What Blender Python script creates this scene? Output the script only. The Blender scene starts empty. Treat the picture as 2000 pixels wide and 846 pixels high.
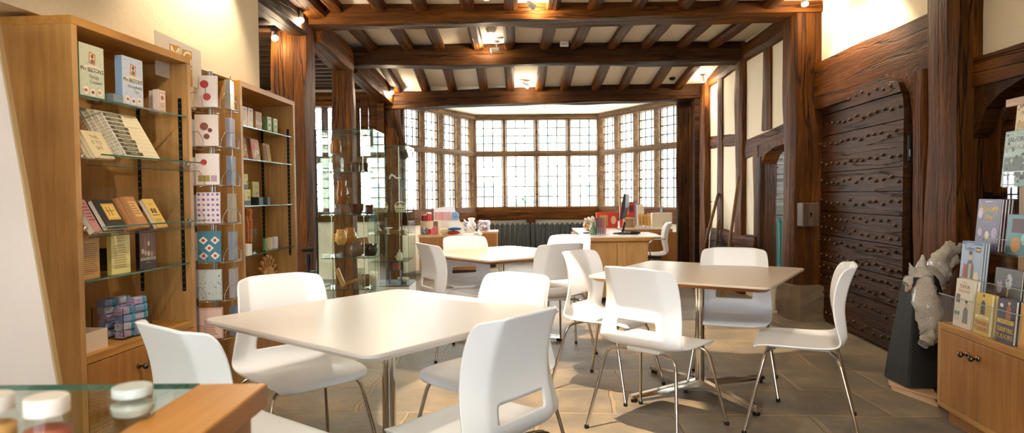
WORLD,LAMPK,EXPO=13.0,1.1,0.9
import bpy, bmesh, math, random
from mathutils import Vector, Matrix, noise
R=math.radians; PI=math.pi
col=bpy.context.scene.collection
rnd=random.Random(7)
# ---------------------------------------------------------------- camera
F,PITCH,ROLL,H=1289.0,0.033,-0.009,1.221
cam=bpy.data.objects.new('camera',bpy.data.cameras.new('camera')); col.objects.link(cam)
cam.location=(0,0,H)
CR=Matrix.Rotation(PI/2-PITCH,3,'X')@Matrix.Rotation(ROLL,3,'Z')
cam.rotation_euler=CR.to_euler()
cam.data.sensor_width=36; cam.data.lens=F/2000*36; cam.data.clip_start=.05; cam.data.clip_end=200
cam.data.dof.use_dof=True; cam.data.dof.focus_distance=3.8; cam.data.dof.aperture_fstop=5
bpy.context.scene.camera=cam
def P(px,py,Y=None,z=None,X=None):
    """the point of the room seen at a pixel of the 2000x846 frame, at depth Y, height z or side X"""
    d=CR@Vector(((px-1000)/F,-(py-423)/F,-1))
    if Y is not None: k=Y/d.y
    elif z is not None: k=(z-H)/d.z
    else: k=X/d.x
    return Vector((0,0,H))+d*k
# ---------------------------------------------------------------- colours and materials
def lin(c):
    if isinstance(c,str):
        c=[int(c[i:i+2],16)/255 for i in (0,2,4)]
    return tuple(x/12.92 if x<=.04045 else ((x+.055)/1.055)**2.4 for x in c)+(1,)
_m={}
def nodes(name):
    m=bpy.data.materials.new(name); m.use_nodes=True; nt=m.node_tree
    return m,nt,nt.nodes['Principled BSDF']
def M(hexc,rough=.5,metal=0,bump=0,bscale=40,var=0,alpha=None,coat=0,name=None,emit=0):
    key=(hexc,rough,metal,bump,bscale,var,coat,emit)
    if key in _m: return _m[key]
    m,nt,b=nodes(name or 'surface_'+hexc)
    b.inputs['Base Color'].default_value=lin(hexc); b.inputs['Roughness'].default_value=rough; b.inputs['Metallic'].default_value=metal
    b.inputs['Coat Weight'].default_value=coat
    if emit:
        b.inputs['Emission Color'].default_value=lin(hexc); b.inputs['Emission Strength'].default_value=emit
    if bump or var:
        tc=nt.nodes.new('ShaderNodeTexCoord'); n=nt.nodes.new('ShaderNodeTexNoise')
        n.inputs['Scale'].default_value=bscale; n.inputs['Detail'].default_value=4
        nt.links.new(tc.outputs['Object'],n.inputs['Vector'])
        if bump:
            bp=nt.nodes.new('ShaderNodeBump'); bp.inputs['Strength'].default_value=bump; bp.inputs['Distance'].default_value=.01
            nt.links.new(n.outputs['Fac'],bp.inputs['Height']); nt.links.new(bp.outputs['Normal'],b.inputs['Normal'])
        if var:
            mx=nt.nodes.new('ShaderNodeMix'); mx.data_type='RGBA'
            c=lin(hexc); mx.inputs[6].default_value=tuple(x*(1-var) for x in c[:3])+(1,); mx.inputs[7].default_value=tuple(min(1,x*(1+var)) for x in c[:3])+(1,)
            nt.links.new(n.outputs['Fac'],mx.inputs[0]); nt.links.new(mx.outputs[2],b.inputs['Base Color'])
    _m[key]=m; return m
def wood(name,c0,c1,c2,axis='x',fine=1.0,rough=.45,bump=.25,cracks=0,stretch=14):
    coaty=not cracks
    m,nt,b=nodes(name); N=nt.nodes.new; L=nt.links.new
    tc=N('ShaderNodeTexCoord'); mp=N('ShaderNodeMapping')
    s=[stretch*fine]*3; s['xyz'.index(axis)]=.9*fine; mp.inputs['Scale'].default_value=s
    L(tc.outputs['Object'],mp.inputs['Vector'])
    n1=N('ShaderNodeTexNoise'); n1.inputs['Scale'].default_value=1.3; n1.inputs['Detail'].default_value=6; n1.inputs['Roughness'].default_value=.6; n1.inputs['Distortion'].default_value=.6
    n2=N('ShaderNodeTexNoise'); n2.inputs['Scale'].default_value=9; n2.inputs['Detail'].default_value=3
    L(mp.outputs['Vector'],n1.inputs['Vector']); L(mp.outputs['Vector'],n2.inputs['Vector'])
    n3=N('ShaderNodeTexNoise'); n3.inputs['Scale'].default_value=1.7; n3.inputs['Detail'].default_value=2; L(tc.outputs['Object'],n3.inputs['Vector'])
    r=N('ShaderNodeValToRGB'); e=r.color_ramp.elements
    e[0].position=.26; e[0].color=lin(c0); e[1].position=.78; e[1].color=lin(c2)
    x=e.new(.5); x.color=lin(c1)
    ad=N('ShaderNodeMath'); ad.operation='MULTIPLY_ADD'; ad.inputs[1].default_value=.32; L(n2.outputs['Fac'],ad.inputs[0])
    a2=N('ShaderNodeMath'); a2.operation='MULTIPLY_ADD'; a2.inputs[1].default_value=.84; a2.inputs[2].default_value=-.08; L(n1.outputs['Fac'],a2.inputs[0]); L(a2.outputs[0],ad.inputs[2])
    L(ad.outputs[0],r.inputs['Fac'])
    # large soft tone changes of the timber itself
    mx=N('ShaderNodeMix'); mx.data_type='RGBA'; mx.blend_type='MULTIPLY'; mx.inputs[0].default_value=1
    rr=N('ShaderNodeMapRange'); rr.inputs[1].default_value=.3; rr.inputs[2].default_value=.7; rr.inputs[3].default_value=.72; rr.inputs[4].default_value=1.15; L(n3.outputs['Fac'],rr.inputs[0])
    L(r.outputs['Color'],mx.inputs[6]); L(rr.outputs[0],mx.inputs[7])
    out=mx.outputs[2]; h=ad.outputs[0]
    if cracks:
        mp2=N('ShaderNodeMapping'); s2=[7]*3; s2['xyz'.index(axis)]=.35; mp2.inputs['Scale'].default_value=s2; L(tc.outputs['Object'],mp2.inputs['Vector'])
        v=N('ShaderNodeTexNoise'); v.inputs['Scale'].default_value=1.1; v.inputs['Detail'].default_value=4; L(mp2.outputs['Vector'],v.inputs['Vector'])
        d=N('ShaderNodeMath'); d.operation='SUBTRACT'; d.inputs[1].default_value=.5; L(v.outputs['Fac'],d.inputs[0])
        ab=N('ShaderNodeMath'); ab.operation='ABSOLUTE'; L(d.outputs[0],ab.inputs[0])
        cr=N('ShaderNodeMapRange'); cr.inputs[1].default_value=0; cr.inputs[2].default_value=.012*cracks; L(ab.outputs[0],cr.inputs[0])
        m3=N('ShaderNodeMix'); m3.data_type='RGBA'; m3.inputs[6].default_value=lin('140a05'); L(cr.outputs[0],m3.inputs[0]); L(out,m3.inputs[7]); out=m3.outputs[2]
        mu=N('ShaderNodeMath'); mu.operation='MULTIPLY'; L(cr.outputs[0],mu.inputs[0]); L(h,mu.inputs[1]); h=mu.outputs[0]
    L(out,b.inputs['Base Color']); b.inputs['Roughness'].default_value=rough; b.inputs['Specular IOR Level'].default_value=.3 if coaty else .12
    bp=N('ShaderNodeBump'); bp.inputs['Strength'].default_value=bump; bp.inputs['Distance'].default_value=.012; L(h,bp.inputs['Height']); L(bp.outputs['Normal'],b.inputs['Normal'])
    return m
OAKZ=wood('oak_upright','a97b48','bd9058','cea56c','z',1.6,.42,.08)
OAKX=wood('oak_level','a06c34','b9853f','cb9a54','x',1.6,.38,.08)
OAKD=wood('oak_door_front','94602c','ab7438','bd8a4c','z',1.6,.4,.08)
CTRZ=wood('counter_oak','bb7d38','ca8c45','d69b55','y',1.2,.32,.04)
TIMB=wood('old_timber','2e1804','532e09','7c4a12','x',1.0,.62,.9,1.2)
TIMD=wood('dark_timber','1c0e03','351d07','50300e','x',1.0,.6,.9,1.0)
TIMW=wood('window_timber','4a3826','70563c','937656','x',1.0,.6,.6,.6)
DOORW=wood('studded_door_board','251305','3e230c','573514','x',1.3,.55,.8,.8)
GREYD=wood('grey_door_board','3a3c3e','575a5c','74787a','x',1.3,.6,.8,.8)
CHROME=M('d8d4cc',.12,1); STEEL=M('b8b6b0',.28,1); BLACKM=M('15130f',.45,.3); KNOB=M('6b6258',.2,1)
WHITEP=M('f2f3f6',.34,name='white_plastic'); 
def plaster_mat(name,c,var=.05):
    m,nt,b=nodes(name); N=nt.nodes.new; L=nt.links.new
    tc=N('ShaderNodeTexCoord'); n=N('ShaderNodeTexNoise'); n.inputs['Scale'].default_value=2.2; n.inputs['Detail'].default_value=5; L(tc.outputs['Object'],n.inputs['Vector'])
    n2=N('ShaderNodeTexNoise'); n2.inputs['Scale'].default_value=45; n2.inputs['Detail'].default_value=3; L(tc.outputs['Object'],n2.inputs['Vector'])
    mx=N('ShaderNodeMix'); mx.data_type='RGBA'; cc=lin(c)
    mx.inputs[6].default_value=tuple(x*(1-var) for x in cc[:3])+(1,); mx.inputs[7].default_value=tuple(min(1,x*(1+var)) for x in cc[:3])+(1,)
    L(n.outputs['Fac'],mx.inputs[0]); L(mx.outputs[2],b.inputs['Base Color']); b.inputs['Roughness'].default_value=.85
    ad=N('ShaderNodeMath'); ad.operation='MULTIPLY_ADD'; ad.inputs[1].default_value=.15; L(n2.outputs['Fac'],ad.inputs[0]); L(n.outputs['Fac'],ad.inputs[2])
    bp=N('ShaderNodeBump'); bp.inputs['Strength'].default_value=.5; bp.inputs['Distance'].default_value=.02; L(ad.outputs[0],bp.inputs['Height']); L(bp.outputs['Normal'],b.inputs['Normal'])
    return m
PLAST=plaster_mat('cream_plaster','e6d8bc'); PLASTW=plaster_mat('white_plaster','f0e6d4'); 
def glass_mat(name,tint=(.93,.985,.96),refl=1.0,ior=1.5,rough=0.0):
    m=bpy.data.materials.new(name); m.use_nodes=True; nt=m.node_tree; nt.nodes.clear(); N=nt.nodes.new; L=nt.links.new
    o=N('ShaderNodeOutputMaterial'); t=N('ShaderNodeBsdfTransparent'); t.inputs[0].default_value=tint+(1,)
    g=N('ShaderNodeBsdfGlossy'); g.inputs['Roughness'].default_value=rough
    ge=N('ShaderNodeNewGeometry'); ii=N('ShaderNodeMapRange'); ii.inputs[3].default_value=ior; ii.inputs[4].default_value=1/ior; L(ge.outputs['Backfacing'],ii.inputs[0])
    f=N('ShaderNodeFresnel'); L(ii.outputs[0],f.inputs[0]); mu=N('ShaderNodeMath'); mu.operation='MULTIPLY'; mu.inputs[1].default_value=refl
    x=N('ShaderNodeMixShader'); L(f.outputs[0],mu.inputs[0]); L(mu.outputs[0],x.inputs[0]); L(t.outputs[0],x.inputs[1]); L(g.outputs[0],x.inputs[2]); L(x.outputs[0],o.inputs[0])
    return m
GLASS=glass_mat('clear_glass',(.95,.985,.97),.55); WGLASS=glass_mat('window_glass',(.97,.99,.98),.5); ACRYL=glass_mat('clear_acrylic',(.97,.98,.98),.4)
GEDGE=M('2f5f52',.15); AEDGE=M('9aa8a4',.2); LEAD=M('4a4c4c',.6)
def floor_mat():
    m,nt,b=nodes('flagstones'); N=nt.nodes.new; L=nt.links.new
    tc=N('ShaderNodeTexCoord'); mp=N('ShaderNodeMapping'); mp.inputs['Rotation'].default_value=(0,0,R(3)); L(tc.outputs['Object'],mp.inputs['Vector'])
    nz=N('ShaderNodeTexNoise'); nz.inputs['Scale'].default_value=2.3; nz.inputs['Detail'].default_value=3; L(mp.outputs['Vector'],nz.inputs['Vector'])
    vm=N('ShaderNodeVectorMath'); vm.operation='MULTIPLY_ADD'; vm.inputs[1].default_value=(.10,.07,0); L(nz.outputs['Color'],vm.inputs[0]); L(mp.outputs['Vector'],vm.inputs[2])
    br=N('ShaderNodeTexBrick'); br.inputs['Scale'].default_value=1; br.inputs['Brick Width'].default_value=.74; br.inputs['Row Height'].default_value=.46; br.inputs['Mortar Size'].default_value=.016; br.inputs['Mortar Smooth'].default_value=.35
    br.offset=.42; br.squash=.72; br.squash_frequency=3; br.inputs['Bias'].default_value=0
    br.inputs['Color1'].default_value=lin('77716a'); br.inputs['Color2'].default_value=lin('918778'); br.inputs['Mortar'].default_value=lin('978873')
    L(vm.outputs[0],br.inputs['Vector'])
    n=N('ShaderNodeTexNoise'); n.inputs['Scale'].default_value=3.5; n.inputs['Detail'].default_value=8; n.inputs['Roughness'].default_value=.65; L(tc.outputs['Object'],n.inputs['Vector'])
    r=N('ShaderNodeValToRGB'); e=r.color_ramp.elements; e[0].position=.3; e[0].color=lin('6b6a68'); e[1].position=.7; e[1].color=lin('d2bfa3'); x=e.new(.5); x.color=lin('a09788'); L(n.outputs['Fac'],r.inputs['Fac'])
    mx=N('ShaderNodeMix'); mx.data_type='RGBA'; mx.blend_type='OVERLAY'; mx.inputs[0].default_value=.75; L(br.outputs['Color'],mx.inputs[6]); L(r.outputs['Color'],mx.inputs[7])
    L(mx.outputs[2],b.inputs['Base Color'])
    rg=N('ShaderNodeMapRange'); rg.inputs[3].default_value=.38; rg.inputs[4].default_value=.66; L(n.outputs['Fac'],rg.inputs[0]); L(rg.outputs[0],b.inputs['Roughness'])
    s=N('ShaderNodeMath'); s.operation='MULTIPLY_ADD'; s.inputs[1].default_value=-.55; L(br.outputs['Fac'],s.inputs[0]); 
    s2=N('ShaderNodeMath'); s2.operation='MULTIPLY'; s2.inputs[1].default_value=.9; L(n.outputs['Fac'],s2.inputs[0]); L(s2.outputs[0],s.inputs[2])
    bp=N('ShaderNodeBump'); bp.inputs['Strength'].default_value=.8; bp.inputs['Distance'].default_value=.02; L(s.outputs[0],bp.inputs['Height']); L(bp.outputs['Normal'],b.inputs['Normal'])
    return m
# ---------------------------------------------------------------- mesh builder
class MB:
    def __init__(s,mat=None): s.bm=bmesh.new(); s.mats=[]; s.cur=mat or WHITEP; s.X=Matrix.Identity(4)
    def mi(s,mat):
        mat=mat or s.cur
        if mat not in s.mats: s.mats.append(mat)
        return s.mats.index(mat)
    def faces(s,vs,fs,mat=None,smooth=False,T=None):
        T=s.X@(T or Matrix.Identity(4)); i=s.mi(mat)
        v=[s.bm.verts.new(T@Vector(p)) for p in vs]
        for f in fs:
            try: q=s.bm.faces.new([v[k] for k in f]); q.material_index=i; q.smooth=smooth
            except ValueError: pass
        return s
    def box(s,x0,x1,y0,y1,z0,z1,mat=None,T=None):
        vs=[(x,y,z) for x in (x0,x1) for y in (y0,y1) for z in (z0,z1)]
        return s.faces(vs,[(0,1,3,2),(4,6,7,5),(0,4,5,1),(2,3,7,6),(0,2,6,4),(1,5,7,3)],mat,False,T)
    def ring(s,rings,mat=None,smooth=True,caps=(1,1),T=None,closed=False):
        n=len(rings[0]); vs=[p for r in rings for p in r]; fs=[]
        m=len(rings)
        for a in range(m if closed else m-1):
            b=(a+1)%m
            for k in range(n): fs.append((a*n+k,a*n+(k+1)%n,b*n+(k+1)%n,b*n+k))
        s.faces(vs,fs,mat,smooth,T)
        if not closed:
            if caps[0]: s.faces(rings[0][::-1],[tuple(range(n))],mat,False,T)
            if caps[1]: s.faces(rings[-1],[tuple(range(n))],mat,False,T)
        return s
    def tube(s,path,r,n=10,mat=None,T=None,caps=(1,1),closed=False):
        path=[Vector(p) for p in path]; rings=[]; up=None; m=len(path)
        for i,p in enumerate(path):
            a=path[(i-1)%m] if (closed or i>0) else path[0]; b=path[(i+1)%m] if (closed or i<m-1) else path[-1]
            d=(b-a).normalized()
            if up is None: up=Vector((0,0,1)) if abs(d.z)<.9 else Vector((1,0,0))
            u=(up-d*up.dot(d)).normalized(); w=d.cross(u); up=u
            rr=r[i] if isinstance(r,(list,tuple)) else r
            rings.append([p+(u*math.cos(2*PI*k/n)+w*math.sin(2*PI*k/n))*rr for k in range(n)])
        return s.ring(rings,mat,True,caps,T,closed)
    def cyl(s,p0,p1,r0,r1=None,n=20,mat=None,T=None): return s.tube([p0,p1],[r0,r0 if r1 is None else r1],n,mat,T)
    def lathe(s,prof,n=24,c=(0,0,0),mat=None,T=None,caps=(1,1)):
        c=Vector(c); return s.ring([[c+Vector((r*math.cos(2*PI*k/n),r*math.sin(2*PI*k/n),z)) for k in range(n)] for r,z in prof],mat,True,caps,T)
    def ball(s,c,r,mat=None,n=12,sc=(1,1,1),T=None):
        pr=[(max(1e-4,math.sin(PI*k/(n//2+2)))*r,-math.cos(PI*k/(n//2+2))*r) for k in range(n//2+3)]
        c=Vector(c); return s.ring([[c+Vector((a*math.cos(2*PI*k/n)*sc[0],a*math.sin(2*PI*k/n)*sc[1],z*sc[2])) for k in range(n)] for a,z in pr],mat,True,(0,0),T)
    def prism(s,poly,y0,y1,mat=None,T=None,plane='xz',smooth=False):
        f={'xz':lambda a,b,c:(a,c,b),'xy':lambda a,b,c:(a,b,c),'yz':lambda a,b,c:(c,a,b)}[plane]
        r0=[f(a,b,y0) for a,b in poly]; r1=[f(a,b,y1) for a,b in poly]
        return s.ring([r0,r1],mat,smooth,(1,1),T)
    def build(s,name,parent=None,bevel=0,mods=None,loc=None,fixn=True):
        if fixn: bmesh.ops.recalc_face_normals(s.bm,faces=s.bm.faces[:])
        me=bpy.data.meshes.new(name); s.bm.to_mesh(me); s.bm.free()
        for m in s.mats: me.materials.append(m)
        o=bpy.data.objects.new(name,me); col.objects.link(o)
        if parent is not None: o.parent=parent
        if loc is not None: o.location=loc
        if bevel:
            b=o.modifiers.new('bevel','BEVEL'); b.width=bevel; b.segments=2; b.limit_method='ANGLE'; b.angle_limit=R(40)
        return o
def tag(o,label=None,cat=None,group=None,kind=None):
    if label: o['label']=label
    if cat: o['category']=cat
    if group: o['group']=group
    if kind: o['kind']=kind
    return o
def thing(name,label,cat,loc=(0,0,0),rz=0,group=None):
    o=bpy.data.objects.new(name,None); col.objects.link(o); o.location=loc; o.rotation_euler=(0,0,rz); o.empty_display_size=.1
    return tag(o,label,cat,group)
def struct(o): o['kind']='structure'; return o
def dup(root,loc,rz,label=None,group=None):
    r=root.copy(); col.objects.link(r); r.location=loc; r.rotation_euler=(0,0,rz)
    if label: r['label']=label
    if group: r['group']=group
    for ch in list(root.children):
        c=ch.copy(); col.objects.link(c); c.parent=r
        for g in list(ch.children):
            d=g.copy(); col.objects.link(d); d.parent=c
    return r
def rot(o,x=0,y=0,z=0): o.rotation_euler=(x,y,z); return o
def circ(cx,cz,r,n=16,sx=1,sz=1): return [(cx+r*sx*math.cos(2*PI*k/n),cz+r*sz*math.sin(2*PI*k/n)) for k in range(n)]
def rrect(x0,x1,y0,y1,r,n=6):
    out=[]
    for cx,cy,a in ((x1-r,y1-r,0),(x0+r,y1-r,90),(x0+r,y0+r,180),(x1-r,y0+r,270)):
        for k in range(n+1): t=R(a+90*k/n); out.append((cx+r*math.cos(t),cy+r*math.sin(t)))
    return out
# ---------------------------------------------------------------- lettering
_t={}
def glyphs(txt):
    if txt in _t: return _t[txt]
    cu=bpy.data.curves.new('t','FONT'); cu.body=txt; cu.size=1; cu.resolution_u=3
    ob=bpy.data.objects.new('t',cu); col.objects.link(ob); dg=bpy.context.evaluated_depsgraph_get()
    me=bpy.data.meshes.new_from_object(ob.evaluated_get(dg)); bpy.data.objects.remove(ob); bpy.data.curves.remove(cu)
    v=[(p.co.x,p.co.y) for p in me.vertices]; f=[tuple(p.vertices) for p in me.polygons]; bpy.data.meshes.remove(me)
    if v:
        x0=min(a for a,b in v); x1=max(a for a,b in v); y0=min(b for a,b in v); y1=max(b for a,b in v)
        v=[(a-x0,b) for a,b in v]; w=x1-x0; h=.7
    else: w=h=0
    _t[txt]=(v,f,w,h); return _t[txt]
def letters(mb,txt,cx,z,size,mat,y=0,maxw=None,slant=0,T=None,bold=False):
    """centred line of lettering on the local xz plane, cap height = size"""
    v,f,w,h=glyphs(txt); k=size/.7; kx=k
    if maxw and w*k>maxw: kx=maxw/w
    pts=[(cx-w*kx/2+a*kx+slant*b*k,y,z+b*k) for a,b in v]
    mb.faces(pts,f,mat,False,T)
    if bold: mb.faces([(a+size*.07,b,c) for a,b,c in pts],f,mat,False,T)
def art(mb,items,w,h,y,T=None):
    """printed marks: fractions of the face, origin bottom left, each a hair in front of the last"""
    d=.00025
    for it in items:
        d+=.00008; yy=y-d; k=it[0]
        if k=='r': _,x0,z0,x1,z1,c=it; mb.faces([(x0*w,yy,z0*h),(x1*w,yy,z0*h),(x1*w,yy,z1*h),(x0*w,yy,z1*h)],[(0,1,2,3)],M(c,.5),False,T)
        elif k=='p': _,pts,c=it; mb.faces([(a*w,yy,b*h) for a,b in pts],[tuple(range(len(pts)))],M(c,.5),False,T)
        elif k=='c': _,cx,cz,r,c=it[:5]; sz=it[5] if len(it)>5 else 1; mb.faces([(a,yy,b) for a,b in circ(cx*w,cz*h,r*w,18,1,sz)],[tuple(range(18))],M(c,.5),False,T)
        elif k=='t': _,s,cx,z,size,c=it[:6]; letters(mb,s,cx*w,z*h,size*h,M(c,.5),yy,.92*w,it[6] if len(it)>6 else 0,T,len(it)>7)
        elif k=='l': # lines of small print
            _,x0,z0,x1,z1,n,c=it
            for q in range(n):
                zz=z0+(z1-z0)*(q+.5)/n; e=x1-(x1-x0)*.25*rnd.random(); mb.faces([(x0*w,yy,zz*h),(e*w,yy,zz*h),(e*w,yy,(zz+(z1-z0)/n*.4)*h),(x0*w,yy,(zz+(z1-z0)/n*.4)*h)],[(0,1,2,3)],M(c,.5),False,T)
        elif k=='s': # scatter of dots
            _,n,r,cols,sd=it; q=random.Random(sd)
            for _i in range(n):
                a,b=q.uniform(.07,.93),q.uniform(.05,.95); mb.faces([(u,yy,v) for u,v in circ(a*w,b*h,r*w*q.uniform(.6,1.3),8,1,q.uniform(.6,1.2))],[tuple(range(8))],M(q.choice(cols),.5),False,T)
def book(name,label,w,h,t,loc,rz,cover,items=(),spine=None,pages='e9e2d2',tilt=0,group=None,cat='book',hard=True,spine_left=True,open_top=True):
    """standing or leaning book: local x across the front, front cover faces local -y; tilt leans it back"""
    o=thing(name,label,cat,loc,rz,group); T=Matrix.Rotation(-tilt,4,'X')
    mb=MB(M(cover,.42)); c=.0022
    mb.box(0,w,0,c,0,h,None,T); mb.box(0,w,t-c,t,0,h,None,T)
    sx=(0,c) if spine_left else (w-c,w); mb.box(sx[0],sx[1],c,t-c,0,h,M(spine or cover,.42),T)
    mb.build('cover',o,.0006)
    pg=MB(M(pages,.8,bump=.4,bscale=300)); e=.003
    a,b=(c,w-e) if spine_left else (e,w-c); pg.box(a,b,c,t-c,e,h-e,None,T); pg.build('page_block',o)
    if items:
        pr=MB(); art(pr,items,w,h,0,T); pr.build('cover_print',o,fixn=False)
    return o
def carton(name,label,w,h,t,loc,rz,c,items=(),group=None,cat='box',tilt=0,side=None,c2=None,bev=.0012):
    o=thing(name,label,cat,loc,rz,group); T=Matrix.Rotation(-tilt,4,'X')
    mb=MB(M(c,.5)); mb.box(0,w,0,t,0,h,None,T)
    mb.build('body',o,bev)
    if c2: q=MB(M(c2,.5)); q.box(-.0006,w+.0006,-.0006,t+.0006,h*.0,h*.3,None,T); q.build('band',o)
    if items:
        pr=MB(); art(pr,items,w,h,-.0007,T); pr.build('print',o,fixn=False)
    return o
# ---------------------------------------------------------------- timbers
def beam(name,p0,p1,w,h,mat=None,wob=.012,seed=0,seg=.18,label=None,top=None,kind='structure',parent=None,chm=.018):
    """an irregular hewn timber; grain and local x run from p0 to p1; w across, h in height"""
    p0=Vector(p0); p1=Vector(p1); d=p1-p0; Lh=d.length; x=d.normalized()
    if abs(x.z)>.8: y=Vector((1,0,0)); y=(y-x*y.dot(x)).normalized(); z=x.cross(y)
    else: z=Vector((0,0,1)); z=(z-x*z.dot(x)).normalized(); y=z.cross(x)
    n=max(2,int(Lh/seg)); rings=[]
    for i in range(n+1):
        t=i/n*Lh; r=[]
        for a,b in ((-1,-1),(-.5,-1.02),(0,-1),(.5,-1.0),(1,-1),(1.02,-.4),(1,.3),(1,1),(.5,1),(0,1),(-.5,1),(-1,1),(-1,.3),(-1.02,-.4)):
            cc=Vector((a*w/2,b*h/2))
            if abs(a)>.98 and abs(b)>.98: cc-=Vector((math.copysign(chm*.5,a),math.copysign(chm*.5,b)))
            q=noise.noise_vector(Vector((t*1.6+seed*7.3,a*.8+seed,b*.8-seed*3)))
            r.append((t,cc.x+q.y*wob*1.6,cc.y+q.z*wob*1.6))
        rings.append(r)
    mb=MB(mat or TIMB); mb.ring(rings,None,False,(1,1))
    o=mb.build(name,parent)
    o.matrix_world=Matrix(((x.x,y.x,z.x,p0.x),(x.y,y.y,z.y,p0.y),(x.z,y.z,z.z,p0.z),(0,0,0,1)))
    if kind: o['kind']=kind
    return o
def slab(name,x0,x1,y0,y1,z0,z1,mat): return struct(MB(mat).box(x0,x1,y0,y1,z0,z1).build(name))
HB=1.97
# floor, ceilings
struct(MB(floor_mat()).box(-5,4.6,-2.8,13.2,-.12,0).build('floor'))
ZC=3.03
slab('ceiling',-5,4.6,-2.8,9.95,ZC,ZC+.12,PLASTW)
slab('ceiling',-5,-2.02,4.75,9.7,2.88,2.94,PLAST)
mb=MB(PLASTW); mb.prism([(8.16,3.0),(9.61,2.79),(9.61,3.02),(8.16,3.02)],-2.0,2.9,plane='yz'); struct(mb.build('ceiling'))
mb=MB(PLASTW); mb.prism([(-2.0,9.72),(2.95,9.72),(2.75,10.45),(1.75,12.45),(-.8,12.45),(-1.95,10.45)],2.70,2.95,plane='xy'); struct(mb.build('ceiling'))
# left wall, upper and set-back lower part
mb=MB(PLAST)
mb.prism([(-1.785,4.72),(-2.0,2.4),(-2.46,-2.7),(-3.6,-2.7),(-3.6,4.72)],HB+.02,ZC,plane='xy')
mb.prism([(-2.02,4.72),(-2.22,2.4),(-2.70,-2.7),(-3.6,-2.7),(-3.6,4.72)],0,HB+.02,plane='xy'); struct(mb.build('wall_left'))
# left wing beyond the wall end
slab('wall_left',-4.95,-4.8,4.7,9.8,0,2.95,PLAST)
for k in range(9):
    y=5.1+k*.51; 
    for yy in ([y,y+.255] if y+.255<9.5 else [y]): beam('ceiling_joist',(-4.8,yy,2.81),(-2.02,yy,2.81),.15,.13,TIMD,.006,k)
# back wall of the left wing with the lattice window
slab('wall_back',-4.9,-2.98,9.7,9.85,0,2.95,PLAST); slab('wall_back',-2.98,-1.8,9.7,9.85,0,.9,PLAST); slab('wall_back',-2.98,-1.8,9.7,9.85,2.62,2.95,PLAST)
beam('timber_rail',(-4.8,9.62,2.62),(-1.9,9.62,2.62),.16,.20,TIMB,.01,3)
beam('timber_rail',(-4.8,9.64,.92),(-1.9,9.64,.92),.14,.14,TIMB,.01,4)
# posts of the left arcade
beam('timber_post',(-2.10,6.42,0),(-2.10,6.42,2.9),.34,.32,TIMB,.02,11)
beam('timber_post',(-2.03,8.05,0),(-2.03,8.05,2.8),.25,.25,TIMB,.016,12)
beam('timber_post',(-1.72,9.70,0),(-1.72,9.70,2.6),.20,.22,TIMB,.016,13)
beam('timber_post',(-1.90,9.62,0),(-1.90,9.62,2.5),.07,.08,TIMB,.008,14)
# right arcade posts
beam('timber_post',(2.84,6.46,.3),(2.84,6.46,3.0),.28,.30,TIMB,.016,21)
beam('timber_post',(2.86,8.02,0),(2.86,8.02,3.0),.24,.26,TIMB,.014,22)
beam('timber_post',(2.84,9.44,0),(2.84,9.44,2.75),.26,.28,TIMB,.014,23)
beam('timber_post',(2.95,4.33,0),(2.95,4.33,3.03),.30,.36,TIMB,.02,24)
beam('door_frame_post',(2.93,4.61,0),(2.93,4.61,2.06),.20,.12,TIMB,.012,25)
# the three cross beams and the wall plates
beam('ceiling_beam',(-3.6,6.46,2.97),(2.95,6.46,3.04),.34,.27,TIMB,.022,31)
beam('ceiling_beam',(-2.0,8.05,2.885),(2.95,8.05,2.91),.28,.24,TIMD,.018,32)
beam('ceiling_beam',(-1.85,9.68,2.60),(2.95,9.68,2.70),.24,.24,TIMD,.020,33)
slab('wall_back',-1.9,2.9,9.60,9.715,2.70,3.03,PLAST)
beam('wall_plate',(-1.86,3.4,2.99),(-1.86,6.3,2.99),.24,.17,TIMB,.014,41)
beam('wall_plate',(-2.0,4.80,2.86),(-2.0,6.3,2.86),.20,.24,TIMD,.012,47)
beam('wall_plate',(-1.98,6.6,2.85),(-2.0,7.95,2.85),.25,.24,TIMB,.02,42)
beam('wall_plate',(-1.98,8.15,2.86),(-1.80,9.6,2.66),.22,.25,TIMB,.02,43)
beam('wall_plate',(2.86,6.6,2.90),(2.86,7.9,2.88),.22,.22,TIMB,.015,44)
beam('wall_plate',(2.86,8.15,2.86),(2.86,9.35,2.80),.20,.22,TIMB,.015,45)
beam('timber_brace',(-1.74,9.6,2.45),(-1.60,9.72,1.75),.20,.13,TIMD,.012,46)
# boarded partition above the cabinets between the left posts
mb=MB(TIMB)
for i,x in enumerate((-2.16,-2.045,-1.93)): mb.box(x,x+.108,9.50+.01*(i%2),9.54+.01*(i%2),2.08,2.62)
struct(mb.build('wall_boards'))
# joists
for s,(y0,y1,zz) in enumerate(((4.2,6.3,2.96),(6.63,7.93,2.95),(8.18,9.60,2.945))):
    for k in range(-5,6):
        x=.40+.405*k+.02*math.sin(k*3+s)
        if x<-1.75 or x>2.72: continue
        beam('ceiling_joist',(x,y0,zz+.035-(.0 if s<2 else .03)),(x+.015*math.sin(k*5),y1,zz+.035-(0 if s<2 else .235)),.125,.085,TIMB,.006,50+k+s*20)
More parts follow.
